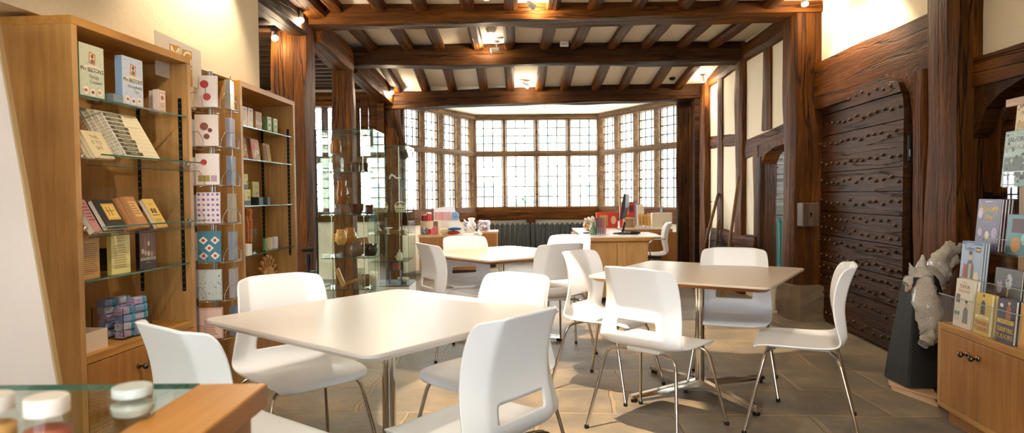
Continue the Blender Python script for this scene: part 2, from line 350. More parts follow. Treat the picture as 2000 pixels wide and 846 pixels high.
# right wall, near part: plaster over timber rail over studded doors
slab('wall_right',2.95,3.15,4.2,6.5,2.05,ZC,PLAST); slab('wall_right',2.95,3.15,-2.7,4.2,2.02,ZC,PLAST)
slab('wall_right',3.26,3.4,-2.7,6.5,0,2.1,TIMD)
beam('timber_rail',(3.0,4.50,2.235),(3.0,6.36,2.215),.24,.45,TIMB,.014,61)
beam('timber_rail',(3.0,-1.0,1.96),(3.0,4.16,1.96),.24,.20,TIMB,.012,62)
mb=MB(TIMB) # curved spandrels of the two door heads
def spandrel(y0,y1,z0,z1,flip):
    pts=[(y0,z1),(y1,z1)]
    n=8
    for k in range(n+1):
        t=k/n*PI/2; pts.append((y1-(y1-y0)*(math.sin(t)) ,z1-.03-(z1-z0-.03)*(1-math.cos(t)))) if not flip else pts.append((y1-(y1-y0)*(1-math.cos(t)),z0+(z1-z0-.03)*(math.sin(t))*1.0))
    return pts
mb.prism([(4.55,2.12),(4.55,1.62),(4.72,1.62),(4.735,1.75),(4.78,1.93),(4.87,2.03),(5.1,2.08),(5.1,2.12)],2.87,2.98,plane='yz')
struct(mb.build('door_head_timber'))
mb=MB(DOORW)
mb.prism([(4.16,2.02),(4.16,1.55),(4.11,1.60),(4.05,1.72),(3.93,1.80),(3.72,1.87),(3.4,1.90),(3.0,1.91),(3.0,2.02)],2.90,3.0,plane='yz')
struct(mb.build('door_head_timber'))
# studded oak doors
def studded_door(name,o,rz,L,zs,smin,smax,mat,th=.05,studs=True,rows=2,cols=15,seed=1,sr=.011):
    t=thing(name,None,None,o,rz); t['kind']='structure'; q=random.Random(seed)
    mb=MB(mat)
    for a,b in zip(zs[:-1],zs[1:]):
        n=6; pl=[];pr=[]
        for k in range(n+1):
            z=a+.004+(b-a-.008)*k/n; pl.append((smin(z),z)); pr.append((smax(z),z))
        off=q.uniform(-.006,.006); poly=pl+pr[::-1]
        mb.prism([(x,z) for x,z in poly],off,th)
    mb.prism([(smin(zs[0]+(zs[-1]-zs[0])*k/20)+.01,zs[0]+(zs[-1]-zs[0])*k/20) for k in range(21)]+[(smax(zs[0]+(zs[-1]-zs[0])*k/20)-.01,zs[0]+(zs[-1]-zs[0])*k/20) for k in range(20,-1,-1)],th-.015,th+.012)
    mb.build('boards',t)
    if studs:
        mb=MB(M('3a2617',.42,.1))
        for a,b in zip(zs[:-1],zs[1:]):
            for r in range(rows if b-a>.2 else 1):
                z=a+(b-a)*(r+.5)/(rows if b-a>.2 else 1)
                for c in range(cols):
                    x=L*(c+.5+(.25 if r%2 else -.1))/cols+q.uniform(-.012,.012); zz=z+q.uniform(-.02,.02)
                    if x<smin(zz)+.03 or x>smax(zz)-.03: continue
                    mb.ball((x,-.008,zz),sr,None,8,(1,.9,1))
        mb.build('studs',t)
    return t
# open leaf: local x from its near end to its far end, face towards the room
def arch(z):
    if z<1.72: return 0
    k=min(1,(z-1.72)/.33); return .16*(1-math.sqrt(max(0,1-k*k)))+ (.35*max(0,(z-2.0)/.09)**2 if z>2.0 else 0)
def archR(z): return 1.80 if z<1.94 else 1.80-1.15*max(0,(z-1.94)/.15)
dr=studded_door('door_1',(2.83,4.78,.02),R(86.5),1.8,[0,.34,.56,.80,1.02,1.20,1.38,1.72,1.92,2.075],lambda z:arch(z),archR,DOORW,cols=15,sr=.014)
# the leaf faces -x: local -y must point to -x, so x runs away and the face is on the +y side; turn it
dr.rotation_euler=(0,0,R(85.5)); 
for ch in dr.children:
    ch.scale=(1,-1,1)
mb=MB(M('120e0b',.5,.5)); mb.tube([(-.03,-.03,1.42),(-.03,-.03,1.60)],.014,8); mb.box(-.06,.10,-.03,-.02,1.45,1.50); o=mb.build('hinge',dr)
mb=MB(TIMB)
lb=thing('door_lock','square wooden lock case on the far edge of the studded door','lock',(2.70,6.12,.90))
MB(wood('lock_wood','3b2a1e','5a4434','77604a','z',1.2,.6,.5)).box(0,.15,0,.13,0,.22).build('case',lb,.006)
MB(M('0c0a08',.5)).prism(circ(.075,.12,.012,10),-.002,.004).box(.069,.081,-.002,.003,.085,.12).build('keyhole',lb)
def arch2(z): return 0 if z<1.5 else .30*(1-math.sqrt(max(0,1-min(1,(z-1.5)/.40)**2)))
D2=wood('door_board_warm','2c1606','4c2a0e','6e441a','x',1.2,.55,.9,.9)
d2=studded_door('door_2',(3.02,4.08,.02),R(-90),1.9,[0,.3,.55,.82,1.02,1.26,1.44,1.66,1.88],arch2,lambda z:2.4,D2,studs=False)
mb=MB(M('1a1410',.6)); a=.17; pts=[(-a*.45,0),(0,a*.85),(a*.45,0),(0,-a*.85)]
mb.prism([(x+.37,z+1.62) for x,z in pts],-.025,.0); mb.tube([(.37-a*.45,-.027,1.62),(.37,-.027,1.62+a*.85),(.37+a*.45,-.027,1.62),(.37,-.027,1.62-a*.85)],.006,6,M('3a2a1c',.5),closed=True); mb.build('diamond_plate',d2)
mb=MB(M('0f0c0a',.5,.4)); mb.box(-.10,.02,-.05,-.0,1.07,1.17); mb.tube([(.0,-.03,1.16),(.10,-.03,1.17),(.18,-.03,1.13),(.26,-.03,1.10)],.010,6); mb.box(-.04,-.02,-.07,-.03,1.05,1.19); mb.build('latch',d2)
mb=MB(TIMB); mb.box(-.12,.5,-.08,-.03,.45,.93); mb.build('lower_panel',d2)
# right wall, far part: plaster panels, studs and the small doorway
slab('wall_right',2.80,3.0,6.6,9.6,1.86,ZC,PLAST); slab('wall_right',2.80,2.92,7.42,9.6,0,1.86,PLAST)
for (y,z0,z1,w,s) in ((7.22,1.9,2.8,.24,71),(8.84,.7,2.72,.22,72),(7.52,.7,1.75,.17,73)): beam('wall_stud',(2.82,y,z0),(2.82,y,z1),.10,w,TIMB,.010,s)
beam('timber_rail',(2.83,6.62,1.83),(2.83,7.92,1.73),.10,.24,TIMB,.014,74)
beam('timber_rail',(2.83,8.12,1.90),(2.83,9.34,1.93),.08,.19,TIMB,.012,75)
beam('timber_rail',(2.83,9.02,1.14),(2.83,9.34,1.14),.06,.20,TIMB,.008,76)
beam('timber_rail',(2.80,7.46,.64),(2.80,9.34,.66),.14,.16,TIMB,.016,77)
mb=MB(TIMB); mb.prism([(7.46,1.74),(7.46,1.40),(7.40,1.50),(7.25,1.64),(7.0,1.70),(6.6,1.72),(6.6,1.78)],2.78,2.95,plane='yz'); struct(mb.build('door_head_timber'))
beam('door_frame_post',(2.86,7.42,0),(2.86,7.42,1.62),.20,.12,TIMD,.008,78)
slab('wall_right',2.78,2.98,7.92,9.4,0,.56,TIMD)
# stone base under the right arcade post
mb=MB(M('6f5c47',.85,bump=1,bscale=9,var=.25))
rings=[]
for i in range(6):
    z=.33*i/5; rr=[]
    for k in range(12):
        a=2*PI*k/12; r=.19+.02*noise.noise(Vector((k*1.3,z*9,2))); rr.append((2.84+r*1.0*max(-1,min(1,1.3*math.cos(a))),6.44+r*1.25*max(-1,min(1,1.3*math.sin(a))),z))
    rings.append(rr)
mb.ring(rings,None,False); struct(mb.build('post_base_stone'))
# passage beyond the small doorway, lit through an unseen opening added for its daylight
slab('wall_passage',2.95,4.5,7.98,8.1,0,2.5,PLASTW); slab('wall_passage',3.4,4.5,6.30,6.42,0,2.5,PLASTW); slab('ceiling',2.95,4.5,6.42,8.0,2.4,2.5,PLASTW)
slab('wall_passage',4.4,4.5,6.42,8.0,0,1.35,PLASTW); slab('wall_passage',4.4,4.5,6.42,8.0,2.1,2.4,PLASTW)
d3=studded_door('door_3',(2.93,7.80,.02),0,1.0,[0,.33,.62,.93,1.12,1.42,1.66,1.95],lambda z:0,lambda z:1.0,GREYD,rows=2,cols=7,seed=5,sr=.010)
# bay: jambs, window frames, lead lights
beam('timber_post',(2.60,9.90,0),(2.60,9.90,2.62),.26,.08,TIMD,.010,81)
beam('timber_post',(2.665,9.83,0),(2.665,9.83,2.5),.045,.05,TIMB,.004,82)
def leaded_window(name,A,B,zs,zt,zh,n,cols,r_up,r_lo,mw=.085,diamond=False,fr=TIMW):
    A=Vector((A[0],A[1],0)); B=Vector((B[0],B[1],0)); L=(B-A).length; t=thing(name,None,None,A,math.atan2(B.y-A.y,B.x-A.x)); t['kind']='structure'
    fx=MB(fr); 
    fx.box(0,L,-.07,.07,zs-.08,zs); fx.box(0,L,-.07,.07,zh,zh+.11); 
    fx.prism([(-.085,zt-.005),(-.06,zt-.05),(.07,zt-.05),(.07,zt+.05),(-.06,zt+.05),(-.085,zt+.005)],0,L,plane='yz')
    for k in range(n+1):
        x=L*k/n; w=mw/2 if 0<k<n else mw*.7
        for z0,z1 in ((zs,zt-.05),(zt+.05,zh)):
            fx.prism([(x-w,.07),(x-w,-.03),(x-w*.45,-.085),(x+w*.45,-.085),(x+w,-.03),(x+w,.07)],z0,z1,plane='xy')
    fx.build('frame',t)
    for k in range(n):
        x0=L*k/n+mw/2; x1=L*(k+1)/n-mw/2
        for z0,z1,rw in ((zs,zt-.05,r_lo),(zt+.05,zh,r_up)):
            p=MB(WGLASS); p.box(x0,x1,.018,.022,z0,z1)
            if diamond:
                w=x1-x0; d=w/1.6
                import itertools
                for sg in (1,-1):
                    kk=-40
                    while kk<40:
                        # line z = z0 + sg*1.25*(x-x0)+kk*d
                        pts=[]
                        m_=1.25*sg; b_=z0+kk*d
                        for xx in (x0,x1):
                            zz=b_+m_*(xx-x0)
                            if z0<=zz<=z1: pts.append((xx,zz))
                        for zz in (z0,z1):
                            xx=x0+(zz-b_)/m_
                            if x0<xx<x1: pts.append((xx,zz))
                        if len(pts)==2: p.tube([(pts[0][0],.014,pts[0][1]),(pts[1][0],.014,pts[1][1])],.005,5,LEAD)
                        kk+=1
            else:
                for c in range(1,cols): xx=x0+(x1-x0)*c/cols; p.box(xx-.0095,xx+.0095,.010,.026,z0,z1,LEAD)
                for r in range(1,rw): zz=z0+(z1-z0)*r/rw; p.box(x0,x1,.010,.026,zz-.009,zz+.009,LEAD)
            p.box(x0,x0+.012,.008,.03,z0,z1,LEAD); p.box(x1-.012,x1,.008,.03,z0,z1,LEAD)
            p.build('leaded_pane',t)
    return t
ZS,ZT,ZH=1.0,1.98,2.60
BL,B0,B1,BR=(-1.74,10.35),(-.73,12.3),(1.66,12.3),(2.66,10.35)
leaded_window('window_1',BL,B0,ZS,ZT,ZH,4,3,4,6); leaded_window('window_2',B0,B1,ZS,ZT,ZH,4,3,4,5); leaded_window('window_3',B1,BR,ZS,ZT,ZH,4,3,4,6)
leaded_window('window_4',(-2.98,9.74),(-1.80,9.74),.98,1.76,2.52,5,3,4,6,.07,True)  # lattice window, widened to stand in for the bay's reflection in cabinet glass
for i,(x,y) in enumerate((B0,B1)): beam('window_post',(x,y,.0),(x,y,2.72),.17,.17,TIMW,.01,90+i)
def wallseg(A,B,z0,z1,mat,name,off=0,th=.16):
    A=Vector(A);B=Vector(B); d=(B-A).normalized(); nrm=Vector((-d.y,d.x)); a=A+nrm*off; b=B+nrm*off
    mb=MB(mat); mb.prism([(a.x,a.y),(b.x,b.y),(b.x+nrm.x*th,b.y+nrm.y*th),(a.x+nrm.x*th,a.y+nrm.y*th)],z0,z1,plane='xy'); return struct(mb.build(name))
for A,B,s in ((BL,B0,1),(B0,B1,2),(B1,BR,3)):
    wallseg(A,B,0,.95,PLAST,'wall_bay',-.02); A3=Vector((A[0],A[1],.87)); B3=Vector((B[0],B[1],.87)); beam('window_sill_beam',A3,B3,.22,.24,TIMB,.012,100+s)
    A3.z=B3.z=2.66; beam('window_head_beam',A3,B3,.22,.09,TIMW,.01,103+s)
    wallseg(A,B,2.7,2.95,PLAST,'wall_bay',-.02)
beam('wall_stud',(.35,12.22,.1),(.35,12.22,.8),.16,.10,TIMB,.01,107)
slab('wall_bay',-2.0,-1.74,9.76,10.4,0,2.95,TIMB); slab('wall_bay',2.66,2.95,9.6,10.4,0,2.95,TIMD)
# unseen wall behind the viewer; its inferred window is sized for fill light
slab('wall_front',-3.6,3.4,-2.8,-2.66,0,.75,PLAST); slab('wall_front',-3.6,3.4,-2.8,-2.66,2.7,ZC,PLAST); slab('wall_front',-3.6,-2.1,-2.8,-2.66,.75,2.7,PLAST); slab('wall_front',1.0,3.4,-2.8,-2.66,.75,2.7,PLAST)
leaded_window('window_5',(-2.1,-2.70),(1.0,-2.70),.83,1.9,2.6,6,3,4,6)
# outside: pale forecourt and a pale brick house across the way
slab('ground',-30,30,13.2,60,-.6,-.5,M('b8b4a8',.9,bump=.3,bscale=3)); slab('ground',-30,30,-30,-2.9,-.6,-.5,M('b8b4a8',.9,bump=.3,bscale=3))
hs=thing('house','pale rendered house seen faintly through the bay window','house',(2.5,26,-.5))
MB(M('cfc8ba',.9,bump=.2)).box(-5,5,0,6,0,4.6).build('walls',hs)
mb=MB(M('8d8a86',.8)); mb.prism([(-5.4,4.6),(5.4,4.6),(4.4,6.8),(-4.4,6.8)],-.3,6.3); mb.build('roof',hs)
for k in range(4):
    for z in (1.0,3.0):
        w=MB(M('eeeae2',.6)); x=-4.2+k*2.3; w.box(x-.08,x+1.08,-.05,.02,z-.08,z+1.28); f=w.build('window',hs)
        MB(M('7f9590',.15)).box(x,x+1,-.07,-.04,z,z+1.2).build('pane',f)
def bush(loc,r,seed,label):
    q=random.Random(seed); mb=MB(M('4f6b4a',.8,var=.3,bscale=5))
    for i in range(260):
        v=Vector((q.gauss(0,1),q.gauss(0,1),q.gauss(0,1))).normalized()*r*q.uniform(.7,1.0); v.z=abs(v.z)*1.3
        a=Vector((q.uniform(-1,1),q.uniform(-1,1),q.uniform(-1,1))).normalized()*.2; b=v.normalized().cross(a).normalized()*.14
        mb.faces([v-a,v-b,v+a,v+b],[(0,1,2,3)])
    mb.ball((0,0,r*.5),r*.75); o=mb.build('bush'); o.location=loc; tag(o,label,'bush')
bush((.2,20,-.5),1.3,3,'round green bush outside the middle of the bay window'); bush((3.6,21,-.5),1.1,4,'small green bush outside the right of the bay window')
# ---------------------------------------------------------------- daylight and lamps
w=bpy.data.worlds.new('sky'); bpy.context.scene.world=w; w.use_nodes=True
w.node_tree.nodes['Background'].inputs[0].default_value=(.94,.97,1,1); w.node_tree.nodes['Background'].inputs[1].default_value=WORLD
def portal(loc,rz,sx,sz):
    l=bpy.data.lights.new('daylight_opening','AREA'); l.shape='RECTANGLE'; l.size=sx; l.size_y=sz; l.cycles.is_portal=True
    o=bpy.data.objects.new('daylight_opening',l); col.objects.link(o); o.location=loc; o.rotation_euler=(R(90),0,rz)
def wport(A,B,z0,z1,out=.12):
    A=Vector(A);B=Vector(B); d=B-A; a=math.atan2(d.y,d.x); c=(A+B)/2+Vector((-d.y,d.x)).normalized()*out
    # area light shines along its local -z; rotated so that it points into the room
    l=(c.x,c.y,(z0+z1)/2); portal(l,a+PI,d.length,z1-z0)
for A,B in ((BL,B0),(B0,B1),(B1,BR)): wport(A,B,ZS,ZH)
wport((-2.98,9.74),(-1.8,9.74),.98,2.52); wport((1.0,-2.70),(-2.1,-2.70),.83,2.6)
portal((4.5,7.2,1.55),-PI/2+PI,1.5,1.1)
LAMPW=M('f4efe6',.4,name='lamp_white')
LENS=M('ffe2b0',.3,emit=60,name='lit_lens')
def lamp(p,aim,label,power,cone=50,blend=.4,color=(1,.80,.55),mount='ceiling',r=.028,soft=.02,group=None,glow=0):
    p=Vector(p); t=thing('spot_lamp',label,'ceiling lamp',p,0,group)
    d=(Vector(aim)-p).normalized(); q=d.to_track_quat('-Z','Y').to_matrix().to_4x4()
    mb=MB(LAMPW); mb.cyl((0,0,.0),(0,0,.085),r*1.05,r*.8,20,T=q); mb.tube([Vector((0,0,.0)),Vector((0,0,-.012))],[r*1.05,r*1.15],20,T=q); mb.build('lamp_head',t)
    MB(LENS).cyl((0,0,-.0125),(0,0,-.016),r*.95,None,20,T=q).build('lens',t)
    b=q@Vector((0,0,.05)); mb=MB(LAMPW); mb.tube([b,b+Vector((0,0,.05)),b+Vector((0,0,.075))],.007,8); mb.cyl(b+Vector((0,0,.07)),b+Vector((0,0,.10)),.035,None,18); mb.build('bracket',t)
    if power:
        l=bpy.data.lights.new('lamp_beam','SPOT'); l.energy=power; l.spot_size=R(cone); l.spot_blend=blend; l.color=color; l.shadow_soft_size=soft
        o=bpy.data.objects.new('lamp_beam',l); col.objects.link(o); o.parent=t; o.location=d*.03; o.rotation_euler=d.to_track_quat('-Z','Y').to_euler()
    if glow:
        l=bpy.data.lights.new('lamp_glow','POINT'); l.energy=glow*LAMPK; l.color=color; l.shadow_soft_size=.03
        o=bpy.data.objects.new('lamp_glow',l); col.objects.link(o); o.parent=t; o.location=-d*.03+Vector((0,0,-.06)) if d.z<-.2 else d*.07
    return t
LP=LAMPK
lamp(P(587,38,Y=6.0),(-1.45,4.6,1.2),'lit spot lamp on the beam above the first big left post, upper of two starbursts',30*LP,70,glow=14)
lamp(P(537,73,Y=6.1),(-1.5,4.6,1.2),'lit spot lamp at the end of the cream wall, lower of the two starbursts',12*LP,60,glow=8)
lamp(P(765,180,Y=9.35),(-1.5,8.0,1.3),'lit spot lamp beside the sloping plate at the left end of the last beam',22*LP,110,glow=12)
lamp(P(1040,12,Y=6.12),(.3,6.29,2.93),'bright spot lamp on the nearest ceiling beam, middle of the picture',6*LP,120,glow=6)
lamp(P(962,98,Y=7.7),(-.75,7.90,2.85),'small spot lamp on the front of the second ceiling beam',12*LP,60,glow=8)
lamp(P(1030,168,Y=9.35),(.60,9.53,2.60),'spot lamp above the third beam lighting the timber beneath it',9*LP,70,glow=9)
lamp(P(1064,214,Y=10.4),(.55,9.3,1.6),'small round spot lamp on the white bay ceiling',5*LP,100,glow=2)
lamp(P(1372,158,Y=9.15),(2.78,9.32,2.0),'spot lamp at the right corner above the last beam',16*LP,100,glow=10)
lamp(P(1572,6,Y=6.05),(2.65,5.6,2.2),'bright spot lamp at the top of the right arcade post',20*LP,120,glow=10)
# unseen ceiling lamps: wall washes and floor pools inferred, the rest added as fill
lamp((-1.52,3.95,2.90),(-1.85,3.95,2.45),'spot lamp washing the cream left wall above the narrow gap',40*LP,95)
lamp((2.50,5.35,2.90),(2.95,5.35,2.35),'spot lamp washing the plaster over the big studded door',34*LP,90)
lamp((.05,3.0,2.88),(.15,3.75,0),'spot lamp aimed at the floor in front of the right table',480*LP,36,.12)
lamp((.75,5.2,2.88),(.72,6.2,0),'spot lamp aimed at the floor between the tables',280*LP,26,.12)
lamp((2.1,4.9,2.88),(1.85,5.6,0),'spot lamp aimed at the floor behind the right table',260*LP,26,.2)
lamp((-.2,5.6,2.88),(-.2,5.6,0),'added unseen fill lamp over the middle table',130*LP,60,.4)
lamp((-.9,1.6,2.88),(-.4,3.0,.5),'added unseen fill lamp over the left white table',40*LP,75,.6,(1,.9,.76))
lamp((.6,1.0,2.88),(1.2,3.6,.5),'added unseen fill lamp over the viewer towards the right table',50*LP,75,.6,(1,.9,.76))
lamp((-.6,2.2,2.88),(-1.8,3.2,.8),'added unseen fill lamp aimed at the shop shelves',45*LP,58,.6,(1,.84,.64))
lamp((-.25,.35,2.88),(-.42,.85,.95),'added unseen fill lamp over the sales counter',34*LP,60,.6,(1,.86,.66))  # added to brighten the dim counter top
lamp((1.1,2.0,2.88),(2.5,3.6,.6),'added unseen fill lamp aimed at the book display',10*LP,70,.6,(1,.78,.5))
# ---------------------------------------------------------------- chairs
def shell_mesh(kx=1.0):
    # profile from the seat front edge to the top of the back: (y forward, z, half width, side lift, forward bend of the sides)
    prof=[(.235,.418,.185,.0,0),(.226,.437,.205,.002,0),(.20,.449,.222,.004,0),(.12,.452,.232,.006,0),(.02,.444,.236,.012,0),(-.08,.438,.236,.018,0),
          (-.145,.443,.236,.018,.004),(-.188,.462,.236,.010,.012),(-.206,.497,.235,0,.020),(-.206,.525,.232,0,.026),(-.199,.582,.227,0,.030),(-.193,.630,.220,0,.032),
          (-.198,.690,.214,0,.036),(-.215,.765,.209,0,.040),(-.238,.828,.203,0,.038),(-.251,.857,.190,0,.034)]
    us=[-1,-.93,-.72,-.66,-.50,-.46,-.2,0,.2,.46,.50,.66,.72,.93,1]
    vs=[];n=len(us)
    for (y,z,hw,lift,bend) in prof:
        for u in us:
            a=abs(u); e=max(0,(a-.66)/.34)
            yy=y+bend*1.45*e+bend*.18*a*a; zz=z+lift*1.1*e*e
            if prof.index((y,z,hw,lift,bend))==0: yy-=.02*a*a*a
            if z>.85: zz-=.012*a**4
            vs.append((u*hw*kx,yy,zz))
    fs=[]
    for i in range(len(prof)-1):
        for j in range(n-1):
            if i==9 and 5<=j<=8: continue   # hand slot
            if i==9 and j in (4,9): continue
            fs.append((i*n+j,i*n+j+1,(i+1)*n+j+1,(i+1)*n+j))
    mb=MB(WHITEP); mb.faces(vs,fs,None,True); return mb
def make_chair(label,loc,rz,slot=True):
    t=thing('dining_chair',label,'chair',loc,rz,'white moulded chairs around the three tables')
    o=shell_mesh().build('seat_shell',t)
    s=o.modifiers.new('sub','SUBSURF'); s.levels=2; s.render_levels=2; s.boundary_smooth='ALL'
    s=o.modifiers.new('sol','SOLIDIFY'); s.thickness=.0075; s.offset=0
    mb=MB(M('ece9e4',.5)); mb.box(-.10,.10,-.14,.15,.415,.438); mb.build('seat_mount',t,.008)
    for sx in (-1,1):
        for sy in (1,-1):
            pts=[]; a=Vector((sx*.06,sy*.12,.418)); b=Vector((sx*.20,sy*.165,.414)); f=Vector((sx*.262,sy*.262,.012))
            pts=[a]; 
            for k in range(7): # quarter bend
                q=k/6; c=b; p=b+(a-b).normalized()*.05; r=b+(f-b).normalized()*.06
                pts.append(p*(1-q)**2+c*2*q*(1-q)+r*q*q)
            pts.append(f)
            lg=MB(CHROME).tube(pts,.0085,12).build('leg',t); lg['label']='chrome tube leg'
            g=MB(BLACKM); g.lathe([(.010,0),(.0125,.004),(.0125,.012),(.0095,.02)],14,(f.x,f.y,0)); g.build('foot_cap',lg)
    return t
def face(fx,fy): return math.atan2(fy,fx)-PI/2
CH=[((-.87,2.07),(.6,.8),'white chair nearest the oak bookcase, turned away behind the counter end'),
((-.95,2.92),(.68,-.73),'white chair beyond the left table, its hand slot showing under the tabletop'),
((-.11,2.87),(-.68,-.73),'white chair at the far right side of the left white table'),
((-.13,2.19),(-.77,.64),'large white chair in the foreground at the near side of the left white table'),
((.75,3.42),(.68,.73),'white chair with its back to the viewer at the right table'),
((.59,4.12),(.80,-.60),'white chair at the left corner of the right table'),
((1.39,4.15),(-.35,-.93),'white chair facing the viewer behind the right table'),
((1.51,3.43),(-.91,.41),'white chair seen side-on at the right of the right table, before the studded door'),
((-.47,5.12),(.86,.50),'white chair seen edge-on at the left of the middle table, next to the glass cabinet'),
((-.35,5.70),(.40,-.92),'white chair facing the viewer behind the left half of the middle table'),
((.28,5.10),(-.45,.89),'white chair with its back to the viewer at the right of the middle table'),
((.42,5.72),(-.5,-.86),'white chair at the far side of the middle table, before the oak desk')]
c0=None
for (x,y),(fx,fy),lab in CH:
    if c0 is None: c0=make_chair(lab,(x,y,0),face(fx,fy))
    else: dup(c0,(x,y,0),face(fx,fy),lab)
# swivel chair at the desk
t=thing('desk_chair','white moulded swivel chair between the oak desk and the back counter','chair',(1.76,8.35,0),face(-1,.15))
o=shell_mesh(.95).build('seat_shell',t); s=o.modifiers.new('sub','SUBSURF'); s.levels=2; s.render_levels=2; s.boundary_smooth='ALL'; s=o.modifiers.new('sol','SOLIDIFY'); s.thickness=.0075; s.offset=0
mb=MB(BLACKM); mb.box(-.1,.1,-.12,.12,.40,.437); mb.build('seat_mount',t,.006); MB(CHROME).cyl((0,0,.08),(0,0,.41),.022).build('column',t)
for k in range(5):
    a=2*PI*k/5; f=Vector((.27*math.cos(a),.27*math.sin(a),.065)); lg=MB(CHROME).tube([(0,0,.10),f],[.02,.012],8).build('leg',t)
    g=MB(BLACKM); g.cyl(f+Vector((-.012,0,-.037)),f+Vector((.012,0,-.037)),.027,None,14); g.build('castor',lg)
for sx in (-1,1): MB(CHROME).tube([(sx*.08,.02,.43),(sx*.25,.02,.45),(sx*.27,.05,.60),(sx*.27,-.02,.66),(sx*.26,-.16,.66)],.008,8).build('armrest',t)
# ---------------------------------------------------------------- tables
def table(label,c,ang,white,base_ang):
    S=.515; t=thing('cafe_table',label,'table',(c[0],c[1],0),ang-R(45),'square pedestal tables of the cafe corner')
    top=M('cfc6c0',.32,name='table_laminate') ; top2=M('c9baa8',.30)
    mb=MB(top if white else top2)
    r0=[(x,y,.736) for x,y in rrect(-S,S,-S,S,.05,6)]; r1=[(x*.997,y*.997,.74) for x,y,z in r0]; mb.ring([[(x,y,.728) for x,y,z in r0],r0,r1],None,False,(0,1))
    mb.build('tabletop',t)
    e=MB(M('f2eeea',.4) if white else wood('plywood_edge','6a3d1c','8a5328','a5703c','x',3,.4,.05))
    e.ring([[(x,y,.7279) for x,y,z in r0],[(x*.945,y*.945,.708) for x,y,z in r0]],None,False,(1,1)); e.build('bevelled_edge',t)
    mb=MB(STEEL)
    for k in range(4):
        a=base_ang-(ang-R(45))+k*PI/2; d=Vector((math.cos(a),math.sin(a),0)); n=Vector((-d.y,d.x,0))*.022
        mb.ring([[d*q+n+Vector((0,0,.706)),d*q-n+Vector((0,0,.706)),d*q-n*.7+Vector((0,0,zz)),d*q+n*.7+Vector((0,0,zz))] for q,zz in ((.02,.672),(.33,.69))],None,False)
    mb.build('top_bracket',t)
    MB(CHROME).cyl((0,0,.045),(0,0,.70),.028,None,28).build('column',t)
    for k in range(4):
        a=base_ang-(ang-R(45))+k*PI/2; d=Vector((math.cos(a),math.sin(a),0)); n=Vector((-d.y,d.x,0))
        f=MB(CHROME); f.ring([[d*q+n*w+Vector((0,0,z0)),d*q-n*w+Vector((0,0,z0)),d*q-n*w*.8+Vector((0,0,z1)),d*q+n*w*.8+Vector((0,0,z1))] for q,w,z0,z1 in ((.0,.028,.035,.085),(.25,.024,.028,.062),(.50,.021,.022,.042))],None,False)
        lg=f.build('base_arm',t,.003); g=MB(BLACKM); g.cyl(d*.475,d*.475+Vector((0,0,.022)),.02,None,14); g.build('foot_pad',lg)
table('white square cafe table in the left foreground on a chrome column',(-.511,2.686),3.252,True,R(195))
table('square cafe table with a brown plywood edge at the right of the room',(1.145,4.022),3.346,False,R(203))
table('square cafe table with a brown edge in the middle distance before the radiators',(-.092,5.515),3.042,False,R(175))
